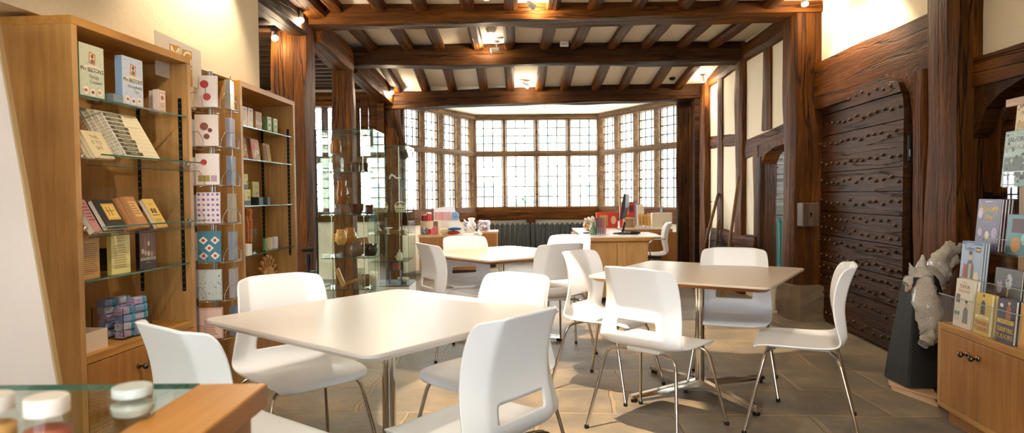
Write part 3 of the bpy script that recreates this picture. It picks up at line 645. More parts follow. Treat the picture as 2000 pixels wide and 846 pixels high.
# ---------------------------------------------------------------- oak bookcases on the left
A1,A2=P(138,28,z=HB),P(371.5,113,z=HB); C1,C2=P(468,156.5,z=HB),P(575,198.5,z=HB)
print('BOOKCASES',A1,A2,(A2-A1).length,C1,C2,(C2-C1).length)
TRACK=M('1c1a18',.5,.5)
def bookcase(label,a,b,zb,depth,doors,glass_z,trays):
    a=Vector((a.x,a.y,0)); d=Vector((b.x,b.y,0))-a; L=d.length; rz=math.atan2(d.y,d.x)
    t=thing('oak_bookcase',label,'bookcase',a,rz,'tall oak bookcases against the left wall')
    D=depth; w=.032
    MB(OAKZ).box(0,w,0,D,0,HB-.036).build('side_panel',t,.0015); MB(OAKZ).box(L-w,L,0,D,0,HB-.036).build('side_panel',t,.0015)
    MB(OAKX).box(0,L,-.001,D,HB-.036,HB).build('top_panel',t,.0015)
    MB(OAKZ).box(w,L-w,D-.014,D,0,HB-.036).build('back_panel',t)
    MB(OAKX).box(w,L-w,.0,D-.014,zb-.035,zb).build('base_shelf',t,.002)
    MB(OAKZ).box(w,L-w,.012,.03,0,.08).build('plinth',t)
    if doors:
        for k in (0,1):
            x0=w+.003+k*(L/2-w); x1=x0+L/2-w-.005; dr=MB(OAKD).box(x0,x1,.0,.02,.085,zb-.038).build('door',t,.0015)
            kx=(L/2-.07) if k==0 else (L/2+.022)
            kb=MB(KNOB); kb.ball((kx,-.006,zb-.125),.013,None,14,(1,.6,1)); kb.cyl((kx,-.004,zb-.125),(kx,-.03,zb-.125),.0055,.006,12); kb.ball((kx,-.038,zb-.125),.015,None,14,(1,.85,1)); kb.build('knob',dr)
    for x in (w,L-w-.004):
        for y in (.045,D-.05):
            k=MB(TRACK); k.box(x,x+.004,y-.009,y+.009,zb+.16,HB-.22)
            for q in range(int((HB-.22-zb-.16)/.032)): zz=zb+.17+q*.032; xs=x+.004 if x<L/2 else x-.0006; k.box(xs,xs+.0006,y-.004,y+.004,zz,zz+.006,M('8f8a80',.3,.8))
            k.build('shelf_track',t)
    for z in glass_z:
        g=MB(GLASS); g.box(w+.003,L-w-.003,.012,D-.02,z-.008,z); g.box(w+.003,L-w-.003,.0095,.012,z-.008,z,GEDGE); g.build('glass_shelf',t)
    for z in trays: # sloping acrylic tray: lower front, with an upright lip
        g=MB(ACRYL); sl=1.05; y0,y1=-.02,D-.23
        T=Matrix.Translation((0,y0,z))@Matrix.Rotation(sl,4,'X')
        g.box(w+.004,L-w-.004,0,(y1-y0)/math.cos(sl),-.005,0,None,T); g.box(w+.004,L-w-.004,-.005,0,-.005,.075,None,T)
        g.box(w+.004,L-w-.004,-.0055,.0005,.075,.078,GEDGE,T); g.box(w+.004,L-w-.004,-.0065,-.005,-.006,-.001,GEDGE,T); g.build('sloping_shelf',t)
        for x in (w+.006,L-w-.016):
            k=MB(CHROME); k.ball((x+.005,y0+.02,z+.03),.014); k.build('shelf_clip',t)
    return t,a,rz,L,D
D1=.33
bc1=bookcase('tall oak bookcase with double doors and recipe books, nearest the viewer',A1,A2,.56,D1,True,(1.655,.875),(1.367,1.065))
bc2=bookcase('tall oak bookcase further back, holding boxes, tins and wooden pins',C1,C2,.60,.30,True,(1.69,1.475,1.165,.835),())
def on(bc,s,k,z):
    _,a,rz,L,D=bc; return a+Vector((math.cos(rz)*s-math.sin(rz)*k,math.sin(rz)*s+math.cos(rz)*k,z))
def S_at(bc,px,py,z,k=0):
    """how far along the bookcase a pixel at height z is"""
    _,a,rz,L,D=bc; p=P(px,py,z=z)-a; return p.x*math.cos(rz)+p.y*math.sin(rz)
RB=bc1[2]; RC=bc2[2]
# pixel column -> distance along the front plane set back by k
def sx(bc,px,k=.03,py=400):
    _,a,rz,L,D=bc; dd=CR@Vector(((px-1000)/F,-(py-423)/F,-1)); o=a+Vector((-math.sin(rz)*k,math.cos(rz)*k,0)); u=Vector((math.cos(rz),math.sin(rz)))
    # solve t*dd.xy = o + s*u
    det=dd.x*(-u.y)+u.x*dd.y; t=(o.x*(-u.y)+u.x*o.y)/det; s=((t*dd.x-o.x)*u.x+(t*dd.y-o.y)*u.y); return s
for nm in ((165,222),(247,308),(312,343),(212,265),(273,320),(230,313)): print('S',nm,sx(bc1,nm[0]),sx(bc1,nm[1]))
for nm in ((475,500),(500,527),(528,550),(475,500),(500,535)): print('C',nm,sx(bc2,nm[0]),sx(bc2,nm[1]))
# books on the top glass shelf
beeton=lambda ttl,b,dk:[('s',70,.016,['a7b2a0','c9c9b4','8ea0a0'],len(ttl[0])),('p',[(.36,.66),(.62,.62),(.66,.84),(.40,.88)],'c87b4a'),('p',[(.40,.69),(.58,.66),(.61,.81),(.44,.85)],'e6cfae'),('c',.515,.79,.055,'5a3f30',1.1),('c',.515,.70,.08,'77685a',.8),
  ('p',[(.08,.455),(.5,.53),(.92,.50),(.92,.60),(.5,.64),(.08,.57)],'ded8c2'),('t','Mrs BEETON\'S',.5,.50,.075,'332a26',0,1),('t',ttl[0],.58,.38,.07,'5c524c'),('t',ttl[1],.66,.29,.065,'5c524c'),('c',.22,.14,.11,'f0e6d6',1),('c',.5,.12,.11,'efe0d0',1),('c',.78,.14,.11,'f0e6d6',1),('c',.22,.14,.07,'b4603f',.7),('c',.5,.12,.07,'8a4a38',.7),('c',.78,.14,.07,'c9884c',.7)]
book('recipe_book','green-spined illustrated household book standing at the left end of the top shelf',.150,.232,.034,on(bc1,sx(bc1,172),.05,1.655),RB,'c6cbb2',beeton(('Family','Cookery'),0,0),spine='5f9a72')
book('recipe_book','pale blue illustrated household book standing in the middle of the top shelf',.150,.232,.036,on(bc1,sx(bc1,254),.05,1.655),RB,'c4cede',beeton(('Household','Tips'),0,0),spine='8fb0d6')
for i in range(2):
    carton('playing_card_box','small cream and red box beside the pale blue book, '+('front one' if i==0 else 'the one behind it'),.062,.115,.03,on(bc1,sx(bc1,322)+.03*i,.05+.04*i,1.655),RB,'e2cfc0',[('r',.1,.1,.9,.9,'d9a08a'),('r',.18,.16,.82,.84,'efdcc4'),('c',.5,.66,.2,'b5624c',1),('l',.22,.2,.8,.45,4,'9a5a4a')])
carton('cocoa_tin','dark small box standing in the shade between the two illustrated books',.05,.08,.04,on(bc1,sx(bc1,232),.13,1.655),RB,'6a5648')
carton('cocoa_tin','pale small box lying low between the two illustrated books',.07,.045,.05,on(bc1,sx(bc1,236),.05,1.655),RB,'7f8a94')
# notebooks in the upper sloping tray
SL=1.05
def in_tray(bc,s,k,z,name,label,w,h,th,cover,items,group=None,spine=None,spiral=False,lift=0,pages='e9e2d2'):
    """book lying back on a sloping tray: k = how far up the slope its foot stands"""
    _,a,rz,L,D=bc; o=thing(name,label,'notebook' if spiral else 'book',on(bc,s,-.016+k*math.cos(SL)-lift*math.sin(SL),z+.002+k*math.sin(SL)+lift*math.cos(SL)),rz,group)
    T=Matrix.Rotation(SL-PI/2,4,'X')@Matrix.Translation((0,-th,0))
    mb=MB(M(cover,.45)); mb.box(0,w,0,.0015,0,h,None,T); mb.box(0,w,th-.0015,th,0,h,None,T); mb.build('cover',o)
    g=MB(M(pages,.8)); g.box(.002,w-.002,.0015,th-.0015,.002,h-.002,None,T); g.build('page_block',o)
    if spiral:
        q=MB(M('c9ccd6',.25,.8))
        for i in range(14): z0=.01+(h-.02)*i/13; q.tube([T@Vector((-.004+.008*math.cos(t*PI/5),th/2+.009*math.sin(t*PI/5),z0)) for t in range(10)],.0012,5,closed=True)
        q.build('wire_spiral',o)
    if items: pr=MB(); art(pr,items,w,h,0,T); pr.build('cover_print',o,fixn=False)
s0=sx(bc1,150); 
def remem(n): 
    it=[('r',0,0,.02,1,'cfd2da')]; 
    for i in range(10): zz=.93-.095*i; it+=[('r',.04,zz-.035,.52-.03*(i%3),zz+.035,'3d3a30'),('t',['REMINDERS','QUERIES','TO DO LIST','ERRANDS','WISHES'][i%5],.28,zz-.022,.045,'cfc6a4'),('r',.56,zz-.03,.96,zz-.026,'8e8466')]
    it.append(('t','THINGS TO DO',.72,.93,.03,'6a6250')); return it
for i in range(4):
    in_tray(bc1,sx(bc1,212)-.020*i,.012+.012*i,1.367,'spiral_notebook',['large cream spiral notebook with dark printed lines, foremost in the upper tray','second large spiral notebook, just behind the foremost in the upper tray','third large spiral notebook in the upper tray','rearmost large spiral notebook in the upper tray'][i],.25,.235,.013,'d8cdae' if i==0 else 'c9bfa4',remem(0) if i==0 else [],'large spiral notebooks in the upper tray',spiral=True,lift=(3-i)*.014)
for i in range(3):
    in_tray(bc1,.045-.006*i+.012,.004+.008*i,1.367,'notepad',['cream notepad reading THIS IS TO SAY, foremost of its pile','second cream notepad beneath the foremost in the upper tray','lowest cream notepad of the small pile in the upper tray'][i],.12,.135,.012,'d9c9a0',[('t','THIS',.5,.72,.13,'5b4c34'),('t','IS TO',.5,.52,.13,'5b4c34'),('t','SAY',.5,.32,.13,'5b4c34'),('r',.2,.9,.7,.905,'8a7a5a')] if i==0 else [],'cream notepads in the upper tray',lift=(2-i)*.013)
# lower sloping tray
L3=1.065
in_tray(bc1,sx(bc1,152)+.0,.0,L3,'notebook','pink notebook at the left end of the lower tray',.045,.155,.03,'b57f7c',[('l',.1,.3,.9,.9,6,'7c4446')])
for i in range(2): in_tray(bc1,sx(bc1,172)+.035*i*0,.0+.0*i,L3,'address_book',['black address book with a yellow label, on top in the lower tray','black address book lying beneath the labelled one'][i],.13,.145,.022,'191614',[('r',.30,.30,.92,.86,'c59a3c'),('r',.36,.36,.86,.80,'d9b45a'),('r',.45,.45,.49,.75,'5a4a20'),('r',.6,.45,.64,.75,'5a4a20'),('r',.38,.6,.8,.62,'5a4a20')] if i==0 else [],'black address books in the lower tray',lift=(1-i)*.024)
for i in range(7): in_tray(bc1,sx(bc1,222)+.011*i,.0,L3,'kraft_notebook',['brown kraft notebook at the left end of its row','second brown kraft notebook from the left of its row','third brown kraft notebook from the left of its row','middle brown kraft notebook of its row','third brown kraft notebook from the right of its row','second brown kraft notebook from the right of its row','brown kraft notebook with a printed label at the right end of its row'][i],.075,.165,.012,['a5713f','b17c48'][i%2],[('r',.25,.35,.9,.85,'c99f62'),('l',.3,.4,.85,.8,5,'7b5a34')] if i==6 else [],'row of kraft notebooks in the lower tray',lift=.004*i)
in_tray(bc1,sx(bc1,282),.0,L3,'notebook','yellow ochre notebook at the right end of the lower tray',.085,.16,.02,'c9a552',[('t','TEA',.5,.78,.06,'4d3a18'),('r',.25,.5,.45,.66,'4d3a18'),('r',.52,.5,.72,.66,'4d3a18'),('r',.2,.42,.8,.44,'4d3a18'),('l',.15,.1,.85,.3,3,'8d7436')],lift=.002)
# lower glass shelf
book('menu_card','ochre printed board at the left end of the lower glass shelf',.115,.215,.010,on(bc1,sx(bc1,156),.035,.875),RB,'b9873a',[('r',.07,.05,.93,.95,'c09044'),('t','A BRIEF',.5,.87,.035,'6a4a1a'),('t','GUIDE',.5,.78,.05,'6a4a1a'),('l',.12,.08,.88,.72,16,'7c5a28')],cat='card')
book('tea_book','pale yellow hardback reading TEA in red capitals',.128,.215,.022,on(bc1,sx(bc1,217),.035,.875),RB,'e2d58a',[('t','TEA',.5,.84,.075,'a5552c',0,1),('t','and other',.5,.75,.04,'b07040'),('t','indulgences',.5,.69,.04,'b07040'),('l',.14,.10,.86,.62,10,'b59a58')],spine='d9c766')
book('household_book','dark brown paperback of hanging spoons reading HOUSEHOLD',.115,.205,.022,on(bc1,sx(bc1,278),.05,.875),RB-R(4),'33211a',[('r',.03,.28,.97,.97,'6b4534'),('r',.05,.90,.6,.96,'15100e'),('r',.30,.3,.32,.97,'8f6a52'),('r',.5,.3,.52,.97,'4a2d22'),('r',.74,.3,.76,.97,'8f6a52'),('c',.18,.42,.075,'c9b8a4',1.5),('c',.34,.38,.075,'b5a28c',1.5),('c',.54,.60,.07,'d9ccb8',1.6),('r',.53,.66,.55,.9,'c9b8a4'),('c',.52,.36,.08,'c9b8a4',1.5),('c',.72,.34,.09,'9c8a76',1.4),('r',.33,.42,.35,.78,'b5a28c'),('t','HOUSEHOLD',.5,.20,.075,'e8ddcc',0,1),('r',.35,.14,.62,.15,'bcae9c')],spine='1a1412')
for i in range(4): carton('booklet_box','low dark box in the stack beside the brown spoon book, '+['bottom','second','third','top'][i]+' one',.07,.026,.12,on(bc1,sx(bc1,264)+.0,.11,.875+.027*i),RB,'25282c' if i%2 else '3a4148',cat='box')
for i in range(4): carton('booklet_box','low grey white box in the stack left of the pale yellow book, '+['bottom','second','third','top'][i]+' one',.07,.024,.12,on(bc1,sx(bc1,196),.10,.875+.025*i),RB,'8e9296' if i%2 else 'a9a8a0',cat='box')
# base shelf: tray and bin of wrapped soaps
t=thing('card_tray','open cream cardboard tray on the base shelf of the near bookcase','tray',on(bc1,.045,.04,.56),RB)
mb=MB(M('d9c6b2',.7)); w_,d_,h_=.17,.21,.085
mb.box(0,w_,0,d_,0,.003); mb.box(0,w_,0,.004,.003,h_); mb.box(0,w_,d_-.004,d_,.003,h_); mb.box(0,.004,.004,d_-.004,.003,h_); mb.box(w_-.004,w_,.004,d_-.004,.003,h_); mb.build('tray',t)
bx=on(bc1,sx(bc1,240),.045,.56)
t=thing('acrylic_bin','square clear acrylic bin on the base shelf, heaped with wrapped soaps','bin',bx,RB-R(8)); mb=MB(ACRYL); Bw=.175
mb.box(0,Bw,0,Bw,0,.004); 
for a_ in ((0,Bw,0,.004),(0,Bw,Bw-.004,Bw),(0,.004,.004,Bw-.004),(Bw-.004,Bw,.004,Bw-.004)): mb.box(a_[0],a_[1],a_[2],a_[3],.004,.15)
for x in (0,Bw-.003):
    for y in (0,Bw-.003): mb.box(x,x+.003,y,y+.003,.004,.15,M('4a3f50',.3))
mb.build('bin',t)
def soap(label,loc,rz,k):
    o=thing('wrapped_soap',label,'soap',loc,rz,'blue and mauve wrapped soaps heaped in the clear bin')
    m=[M('8fa3cf',.7,bump=1,bscale=90,var=.5,name='mauve_paper'),M('b7a3c4',.7,bump=1,bscale=110,var=.45),M('c6c9dc',.7,bump=1,bscale=90,var=.35)][k%3]
    mb=MB(m); mb.ring([[(x+.006*math.sin(i*3+x*90),y*s,(z+.019)*1) for y,z in rrect(-.024,.024,-.017,.017,.008,3)] for i,(x,s) in enumerate(((-.040,.8),(-.036,1),(0,1.03),(.036,1),(.040,.8)))],None,False); mb.build('wrapper',o)
    b=MB(M('2f93ae',.5)); b.ring([[(x,y*1.06,(z+.019)) for y,z in rrect(-.0245,.0245,-.0178,.0178,.008,3)] for x in (.012,.030)],None,False,(1,1)); b.build('label_band',o)
q=random.Random(5); T=Matrix.Rotation(RB-R(8),4,'Z'); n=0
places=['front left','front right','rear left','rear right']
for lay in range(5):
    for i in range(2):
        for j in range(2):
            n+=1
            if lay==4 and (i,j)==(0,0): continue
            p=bx+(T@Vector((.047+.080*i+q.uniform(-.004,.004),.036+.055*j*1.7+q.uniform(-.004,.004),.005+.036*lay)))
            soap('wrapped soap in the clear bin, '+['bottom','second','third','fourth','topmost'][lay]+' layer, '+places[i+2*j],p,RB-R(8)+q.uniform(-.15,.15)+(0 if (lay+i)%2 else .12),n)
# ---- second bookcase
def B2(px,k,z): return on(bc2,sx(bc2,px,k),k,z)
for i in range(2): carton('white_box','narrow white printed box on the top shelf, '+('left' if i==0 else 'right')+' of the pair',.075,.13,.06,B2(477+12*i,.03,1.69),RC,'dccdc0',[('l',.15,.3,.85,.8,7,'a3948a'),('r',.2,.84,.8,.9,'77706c')])
carton('kraft_box','brown kraft box with a pale band on the top shelf of the far bookcase',.105,.125,.06,B2(503,.04,1.69),RC,'a97b4c',[('r',0,.30,1,.48,'b8ab98'),('l',.1,.33,.9,.45,2,'7d7060')])
for i in range(2): book('pocket_book','small green patterned book at the right end of the top shelf, '+('left' if i==0 else 'right')+' one',.07,.115,.035,B2(526+12*i,.05,1.69),RC,'d9cf86' if i else 'a9c48a',[('r',.2,.1,.8,.9,'5f7d45'),('c',.5,.3,.16,'e0d9a0',1.4),('c',.5,.68,.16,'e0d9a0',1.4)],spine='6f9a58')
for i,(px,k_,w_,h_,c_) in enumerate(((476,.05,.09,.145,'8d5a2a'),(496,.045,.135,.15,'9c5c48'),(520,.08,.12,.14,'b08a4a'))):
    lab=['framed tin picture of gold coins on the second shelf','flat picture tin with a red disc on the second shelf','tin with yellow lettering behind the red disc one'][i]
    it=[[('c',.3,.3,.22,'c9964a',1),('c',.65,.55,.25,'d9a85a',1),('c',.35,.78,.2,'b57c34',1),('c',.65,.55,.12,'7a4a1c',1),('c',.8,.2,.2,'a56a2a',1)],[('r',.06,.05,.94,.95,'b58a70'),('c',.30,.62,.17,'cf2a22',1),('r',.1,.82,.9,.9,'c96a3a'),('p',[(.55,.5),(.75,.6),(.9,.3),(.7,.2)],'2c2a30'),('p',[(.6,.47),(.73,.54),(.83,.33),(.7,.27)],'ddd0c0'),('p',[(.2,.1),(.3,.12),(.6,.55),(.52,.55)],'e0d0b0')],[('r',.5,.1,.95,.9,'c9a552'),('l',.55,.2,.9,.8,6,'6a4a20'),('r',.05,.1,.45,.9,'7b4a38')]][i]
    carton('picture_tin',lab,w_,h_,.02,B2(px,k_,1.475),RC,c_,it,tilt=.12,cat='tin')
for i,(px,k_,z_,lab) in enumerate(((478,.04,1.165,'yellow and black tea box in front, lower left on the third shelf'),(478,.04,1.275,'smaller yellow and black tea box stacked on top of the others'),(494,.09,1.165,'wide yellow tea box behind on the third shelf'))):
    carton('tea_box',lab,[.095,.06,.11][i],[.108,.10,.165][i],[.06,.05,.05][i],B2(px,k_,z_),RC,'cdc46a' if i!=2 else 'b8a63c',[('t','Tea',.55,.72,.12,'3c3418'),('c',.68,.5,.13,'3c3418',.9),('r',.62,.3,.75,.45,'7a6a30')],c2='191713')
for i in range(2): carton('black_box','small black box on the third shelf, '+('left' if i==0 else 'right, with a grey end'),.075-.03*i,.055,.06,B2(506+17*i,.04,1.165),RC,'15171a' if i==0 else '3b4044')
# rolled wooden pins in a clear bin
p=B2(483,.05,.835); t=thing('acrylic_pot','tall clear acrylic pot holding turned wooden pins','pot',p,RC); mb=MB(ACRYL); Bw=.15
for a_ in ((0,Bw,0,.003),(0,Bw,.12,.123),(0,.003,.003,.12),(Bw-.003,Bw,.003,.12)): mb.box(*a_,0,.17)
mb.box(0,Bw,0,.123,0,.003); mb.build('pot',t)
OR=wood('orange_turned_wood','9a4412','bf6420','d8803a','z',2,.35,.05)
def pin(loc,rx,ry,label):
    o=thing('wooden_pin',label,'kitchen tool',loc,RC,'turned orange wooden pins in the clear pot'); T=Matrix.Rotation(rx,4,'X')@Matrix.Rotation(ry,4,'Y')
    mb=MB(OR); mb.lathe([(.012,0),(.016,.01),(.020,.10),(.021,.20),(.014,.235),(.011,.25),(.015,.265),(.018,.285),(.014,.30),(.004,.305)],14,T=T)
    mb.build('body',o); g=MB(M('5a3014',.5)); 
    for z in (.09,.13,.17,.21): g.lathe([(.0195,z),(.0222,z+.0015),(.0195,z+.003)],14,T=T,caps=(0,0))
    g.build('ring_groove',o)
for i in range(5): pin(p+Vector((0,0,.005))+(Matrix.Rotation(RC,4,'Z')@Vector((.028+.024*i,.05+.02*(i%2),0))),-.03*(i%2),.04*(i-2)+.02,['leftmost','second from the left','middle','second from the right','rightmost'][i]+' turned orange pin in the clear pot')
carton('card_stack','white stack of small cards in front of the wooden pins',.06,.075,.05,B2(483,-.0,.835)+Vector((0,0,0)),RC,'e6e0dc',[('r',0,.86,.95,.88,'b8a8a0')])
for i in range(3):
    c_=['5f8a4a','d8c2a0','d6d0da'][i]; book('pocket_notebook',['green-edged','tan wire-bound','pale lilac'][i]+' pocket notebook at the right of the lower shelf',.035+.015*i,.085,.02,B2(517+9*i,.07,.835),RC,c_,[('r',0,y/9,.15,y/9+.05,'3a5a34') for y in range(1,9)])
# wooden peg toy on the base shelf
p=B2(520,.10,.60); t=thing('peg_fan','fan of small turned wooden pegs on the base shelf of the far bookcase','wooden ornament',p,RC)
LW=wood('light_turned_wood','a9743c','c8935a','dab17c','z',2,.4,.05)
mb=MB(LW); mb.prism([(-.10,0),(.10,0)]+[(.085*math.cos(PI*k/12),.085*math.sin(PI*k/12)+.02) for k in range(13)],-.02,.02); mb.build('base',t)
for k in range(9):
    a=PI*(k+.5)/9; d=Vector((math.cos(a),0,math.sin(a))); T=Matrix.Translation(Vector((0,0,.02)))@d.to_track_quat('Z','Y').to_matrix().to_4x4()
    MB(LW).lathe([(.006,.07),(.007,.12),(.006,.135),(.012,.145),(.015,.155),(.010,.168),(.002,.172)],12,T=T).build('peg',t)
# ---------------------------------------------------------------- greeting card spinner between the bookcases
sp=Vector((-1.765,3.90,0)); t=thing('card_spinner','tall wire spinner of greeting cards between the two oak bookcases','card rack',sp,R(-20)); WIRE=M('a9a6a0',.3,.9)
mb=MB(WIRE); mb.cyl((0,0,.03),(0,0,1.96),.012); mb.cyl((0,0,0),(0,0,.03),.20,.19,28); mb.build('stand',t)
ZR=[.40+.222*i for i in range(7)]
pk=MB(ACRYL)
for a in range(4):
    T=Matrix.Rotation(a*PI/2,4,'Z')
    rk=MB(WIRE)
    for z in ZR:
        y=-.105
        rk.tube([(-.075,y+.02,z),(-.075,y-.03,z),(.075,y-.03,z),(.075,y+.02,z)],.0022,6,T=T)
        rk.tube([(-.072,y-.03,z),(-.070,y-.034,z+.045),(-.04,y-.036,z+.085),(.04,y-.036,z+.085),(.070,y-.034,z+.045),(.072,y-.03,z)],.002,6,T=T)
        rk.tube([(0,0,z+.02),(0,y+.02,z+.005)],.002,5,T=T)
    rk.tube([(-.07,-.085,.36),(-.07,-.085,1.94)],.0025,6,T=T); rk.tube([(.07,-.085,.36),(.07,-.085,1.94)],.0025,6,T=T); rk.build('wire_pocket',t)
arts=[[('r',.05,.05,.95,.95,'e8c9bd'),('l',.2,.1,.8,.6,9,'9c5a50')],[('r',.04,.04,.96,.96,'c4cfd0'),('s',30,.03,['8e8a5a','b08a7a','6f8a80'],4)],
 [('r',0,0,1,1,'3f7f92')]+[('p',[(x,z-.13),(x+.2,z),(x,z+.13),(x-.2,z)],'f0ece6') for x,z in ((.25,.2),(.75,.2),(.5,.45),(.25,.7),(.75,.7))]+[('c',x,z,.07,'c2313a') for x,z in ((.25,.2),(.75,.2),(.5,.45),(.25,.7),(.75,.7))],
 [('c',x/5+.1,z/6+.1,.06,'6f5a9c' if (x+z)%2 else 'b890b8') for x in range(5) for z in range(6)],[('c',.35,.72,.14,'c9232e'),('r',.1,.1,.6,.3,'a39a4a'),('r',.65,.1,.9,.3,'b8a0b8')],
 [('c',.5,.3,.13,'7a4030'),('c',.4,.62,.18,'8c5040'),('c',.65,.5,.10,'6a3a30')],[('c',.45,.72,.18,'c9232e'),('c',.55,.32,.17,'d04040'),('r',.48,.3,.51,.8,'5a7a4a')]]
bgs=['d9b0a4','b4c0c2','3f7f92','efe6ee','f2ecec','efe4de','f6eeec']; pal=['8f98b8','b0a6c0','c9c0b4','7f90b0','d0cdd8','a8b4c8','c4b49c']
def cardpile(label,a,z,n,w,h,c,items,off,k,th=.0022):
    """a few cards in one pocket, standing at the pocket's angle"""
    T=Matrix.Rotation(a,4,'Z')
    p=T@Vector((off-w/2,-.120,z+.006)); R0=t.matrix_basis.copy(); tt=Matrix.Rotation(R(-20),4,'Z')
    o=thing('greeting_card_pack',label,'greeting cards',sp+tt@p,R(-20)+a,'packs of greeting cards in the spinner')
    mb=MB(M(c,.35,coat=.6)); 
    for i in range(n): mb.box(.0015*(i%2),w,i*.0045,i*.0045+th,0,h-.002*(i%3))
    mb.build('cards',o)
    if items: pr=MB(); art(pr,items,w,h,0); pr.build('front_print',o,fixn=False)
names=['lowest','second','third','fourth','fifth','sixth','top']; looks=['pink branch','pale grey meadow','blue and red harlequin','purple crown pattern','white with red disc','brown flower','red tulip']
for i,z in enumerate(ZR):
    cardpile(looks[i]+' greeting cards, '+names[i]+' pocket on the side facing the room',R(32),z,5,.125,.178,bgs[i],arts[i],0,i)
    cardpile('pack of pale cards in the '+names[i]+' pocket of the side facing the viewer',R(-58),z,6,.11,.165,pal[i],[('l',.1,.1,.9,.9,8,'%02x%02x%02x'%tuple(int(x) for x in (120+10*i,110,130)))],0,i)
    cardpile('dense pack of cards in the '+names[i]+' pocket turned to the far bookcase',R(122),z,7,.115,.17,pal[(i+3)%7],[],0,i)
mb=MB(M('c9c2b8',.6)); hdr=thing('header_sign','grey header board with the golden MGML letters behind the near bookcase','sign',(0,0,0))
hA=P(303,59,Y=3.44); hB=P(391,72,Y=3.80); hz=P(303,100,Y=3.44).z; L_=(hB-hA).length; hdr.location=(hA.x,hA.y,hz-.12); hdr.rotation_euler=(0,0,math.atan2(hB.y-hA.y,hB.x-hA.x)); Hh=hA.z-hz+.12
mb=MB(M('cfc8be',.55)); mb.prism([(0,0),(L_,-.02),(L_,Hh-.03),(0,Hh)],0,.006); mb.build('board',hdr)
pr=MB(); GOLD='b98a1e'; q0=.29*L_; sq=.088
for i,(x,z,ch) in enumerate(((0,0,'M'),(1,0,'G'),(0,-1,'M'),(1,-1,'L'))):
    x0=q0+x*(sq+.010); z0=Hh-.045-sq+z*(sq+.012)-.006*x; pr.faces([(x0,-.001,z0),(x0+sq*.93,-.001,z0),(x0+sq*.93,-.001,z0+sq),(x0,-.001,z0+sq)],[(0,1,2,3)],M(GOLD,.4)); letters(pr,ch,x0+sq*.46,z0+.004,sq*.9,M('e8e0cc',.5),-.0016,sq*.93,bold=False)
pr.build('letters',hdr,fixn=False)
# white plastered board leaning at the very left
t=thing('leaning_board','white painted board leaning at the left edge before the near bookcase','board',(-1.27,2.13,0),0)
a0=P(0,115,Y=2.13); a1=P(108,738,Y=2.13); sl_=(a0.x-a1.x)/(a0.z-a1.z); xb=a1.x-a1.z*sl_
mb=MB(plaster_mat('leaning_board_paint','dccdc4',.08)); pts=[]
for k in range(15): z=1.96*k/14; pts.append((xb+sl_*z+.004*noise.noise(Vector((z*9,0,0)))+1.27,z))
pts+=[(-.72,1.94),(-.66,0)]; mb.prism(pts,0,.022); mb.build('panel',t)
e=MB(M('b89a6c',.8)); e.prism([(x+.0005,z) for x,z in pts[:15]]+[(x+.006,z) for x,z in pts[:15]][::-1],.001,.021); e.build('raw_edge',t)
# ---------------------------------------------------------------- glass cabinets
def showcase(name,label,fl,br,ztop,shelves,zbase,base=True):
    """fl: front left, br: back right corner on plan"""
    x0,y0=fl; x1,y1=br; W=x1-x0; D=y1-y0; t=thing(name,label,'display cabinet',(x0,y0,0),0,'frameless glass display cabinets'); th=.006
    for a in ((0,W,0,th),(0,W,D-th,D),(0,th,th,D-th),(W-th,W,th,D-th)):
        g=MB(GLASS); g.box(a[0],a[1],a[2],a[3],zbase,ztop-th)
        if a[1]-a[0]>.1: g.box(a[0],a[0]+.002,a[2]-.0005,a[3]+.0005,zbase,ztop,GEDGE); g.box(a[1]-.002,a[1],a[2]-.0005,a[3]+.0005,zbase,ztop,GEDGE)
        g.build('glass_pane',t)
    g=MB(GLASS); g.box(0,W,0,D,ztop-th,ztop)
    for a in ((0,W,-.001,.001),(0,W,D-.001,D+.001),(-.001,.001,0,D),(W-.001,W+.001,0,D)): g.box(a[0],a[1],a[2],a[3],ztop-th,ztop+.0005,GEDGE)
    g.build('glass_top',t)
    for z in shelves:
        g=MB(GLASS); g.box(.02,W-.02,.02,D-.02,z-.006,z); g.box(.02,W-.02,.0185,.020,z-.006,z,GEDGE); g.box(W-.02,W-.0185,.02,D-.02,z-.006,z,GEDGE); g.build('glass_shelf',t)
    for x in (.10,W-.10):
        r=MB(M('e8dcb8',.25,.5)); r.cyl((x,.05,zbase),(x,.05,ztop-.01),.0035,None,8); 
        for z in shelves: r.cyl((x,.05,z-.016),(x,.05,z+.01),.008,None,10)
        r.build('support_rod',t)
    if base: MB(M('ece8e0',.5)).box(0,W,0,D,0,zbase).build('plinth',t,.003); MB(M('1c1b1a',.4)).box(-.002,W+.002,-.002,D+.002,zbase-.006,zbase+.004).build('base_trim',t)
    return t
cf=P(617,253,Y=5.35); cr_=P(729,251,Y=5.35); c1z=cf.z
CX0,CX1,CY0,CY1=cf.x,cr_.x,5.35,5.80
SH1=[P(700,y_,Y=5.4).z for y_ in (335,420,503)]+[.46]
showcase('glass_cabinet','tall square glass cabinet of brown pottery beside the second post',(CX0,CY0),(CX1,CY1),c1z,SH1,.16)
MB(M('16140f',.4)).box(-.012,0,-.004,.008,.16,c1z).build('black_edge_strip',bpy.data.objects['glass_cabinet'])
gx0=P(756,284,Y=7.0).x-.22; gx1=P(795,284,Y=7.0).x; g2z=P(790,284,Y=7.0).z
SH2=[P(780,y_,Y=7.05).z for y_ in (349,415,458,510)]
showcase('glass_cabinet','glass cabinet of small white and cream ornaments, behind the pottery one',(gx0,7.0),(gx1,7.5),g2z,SH2,.26)
WC=wood('cabinet_wood','8a5a2c','a8743c','c28f52','x',2,.4,.05)
GL=lambda c,r=.18: M(c,r,var=.35,bscale=30,bump=.15)
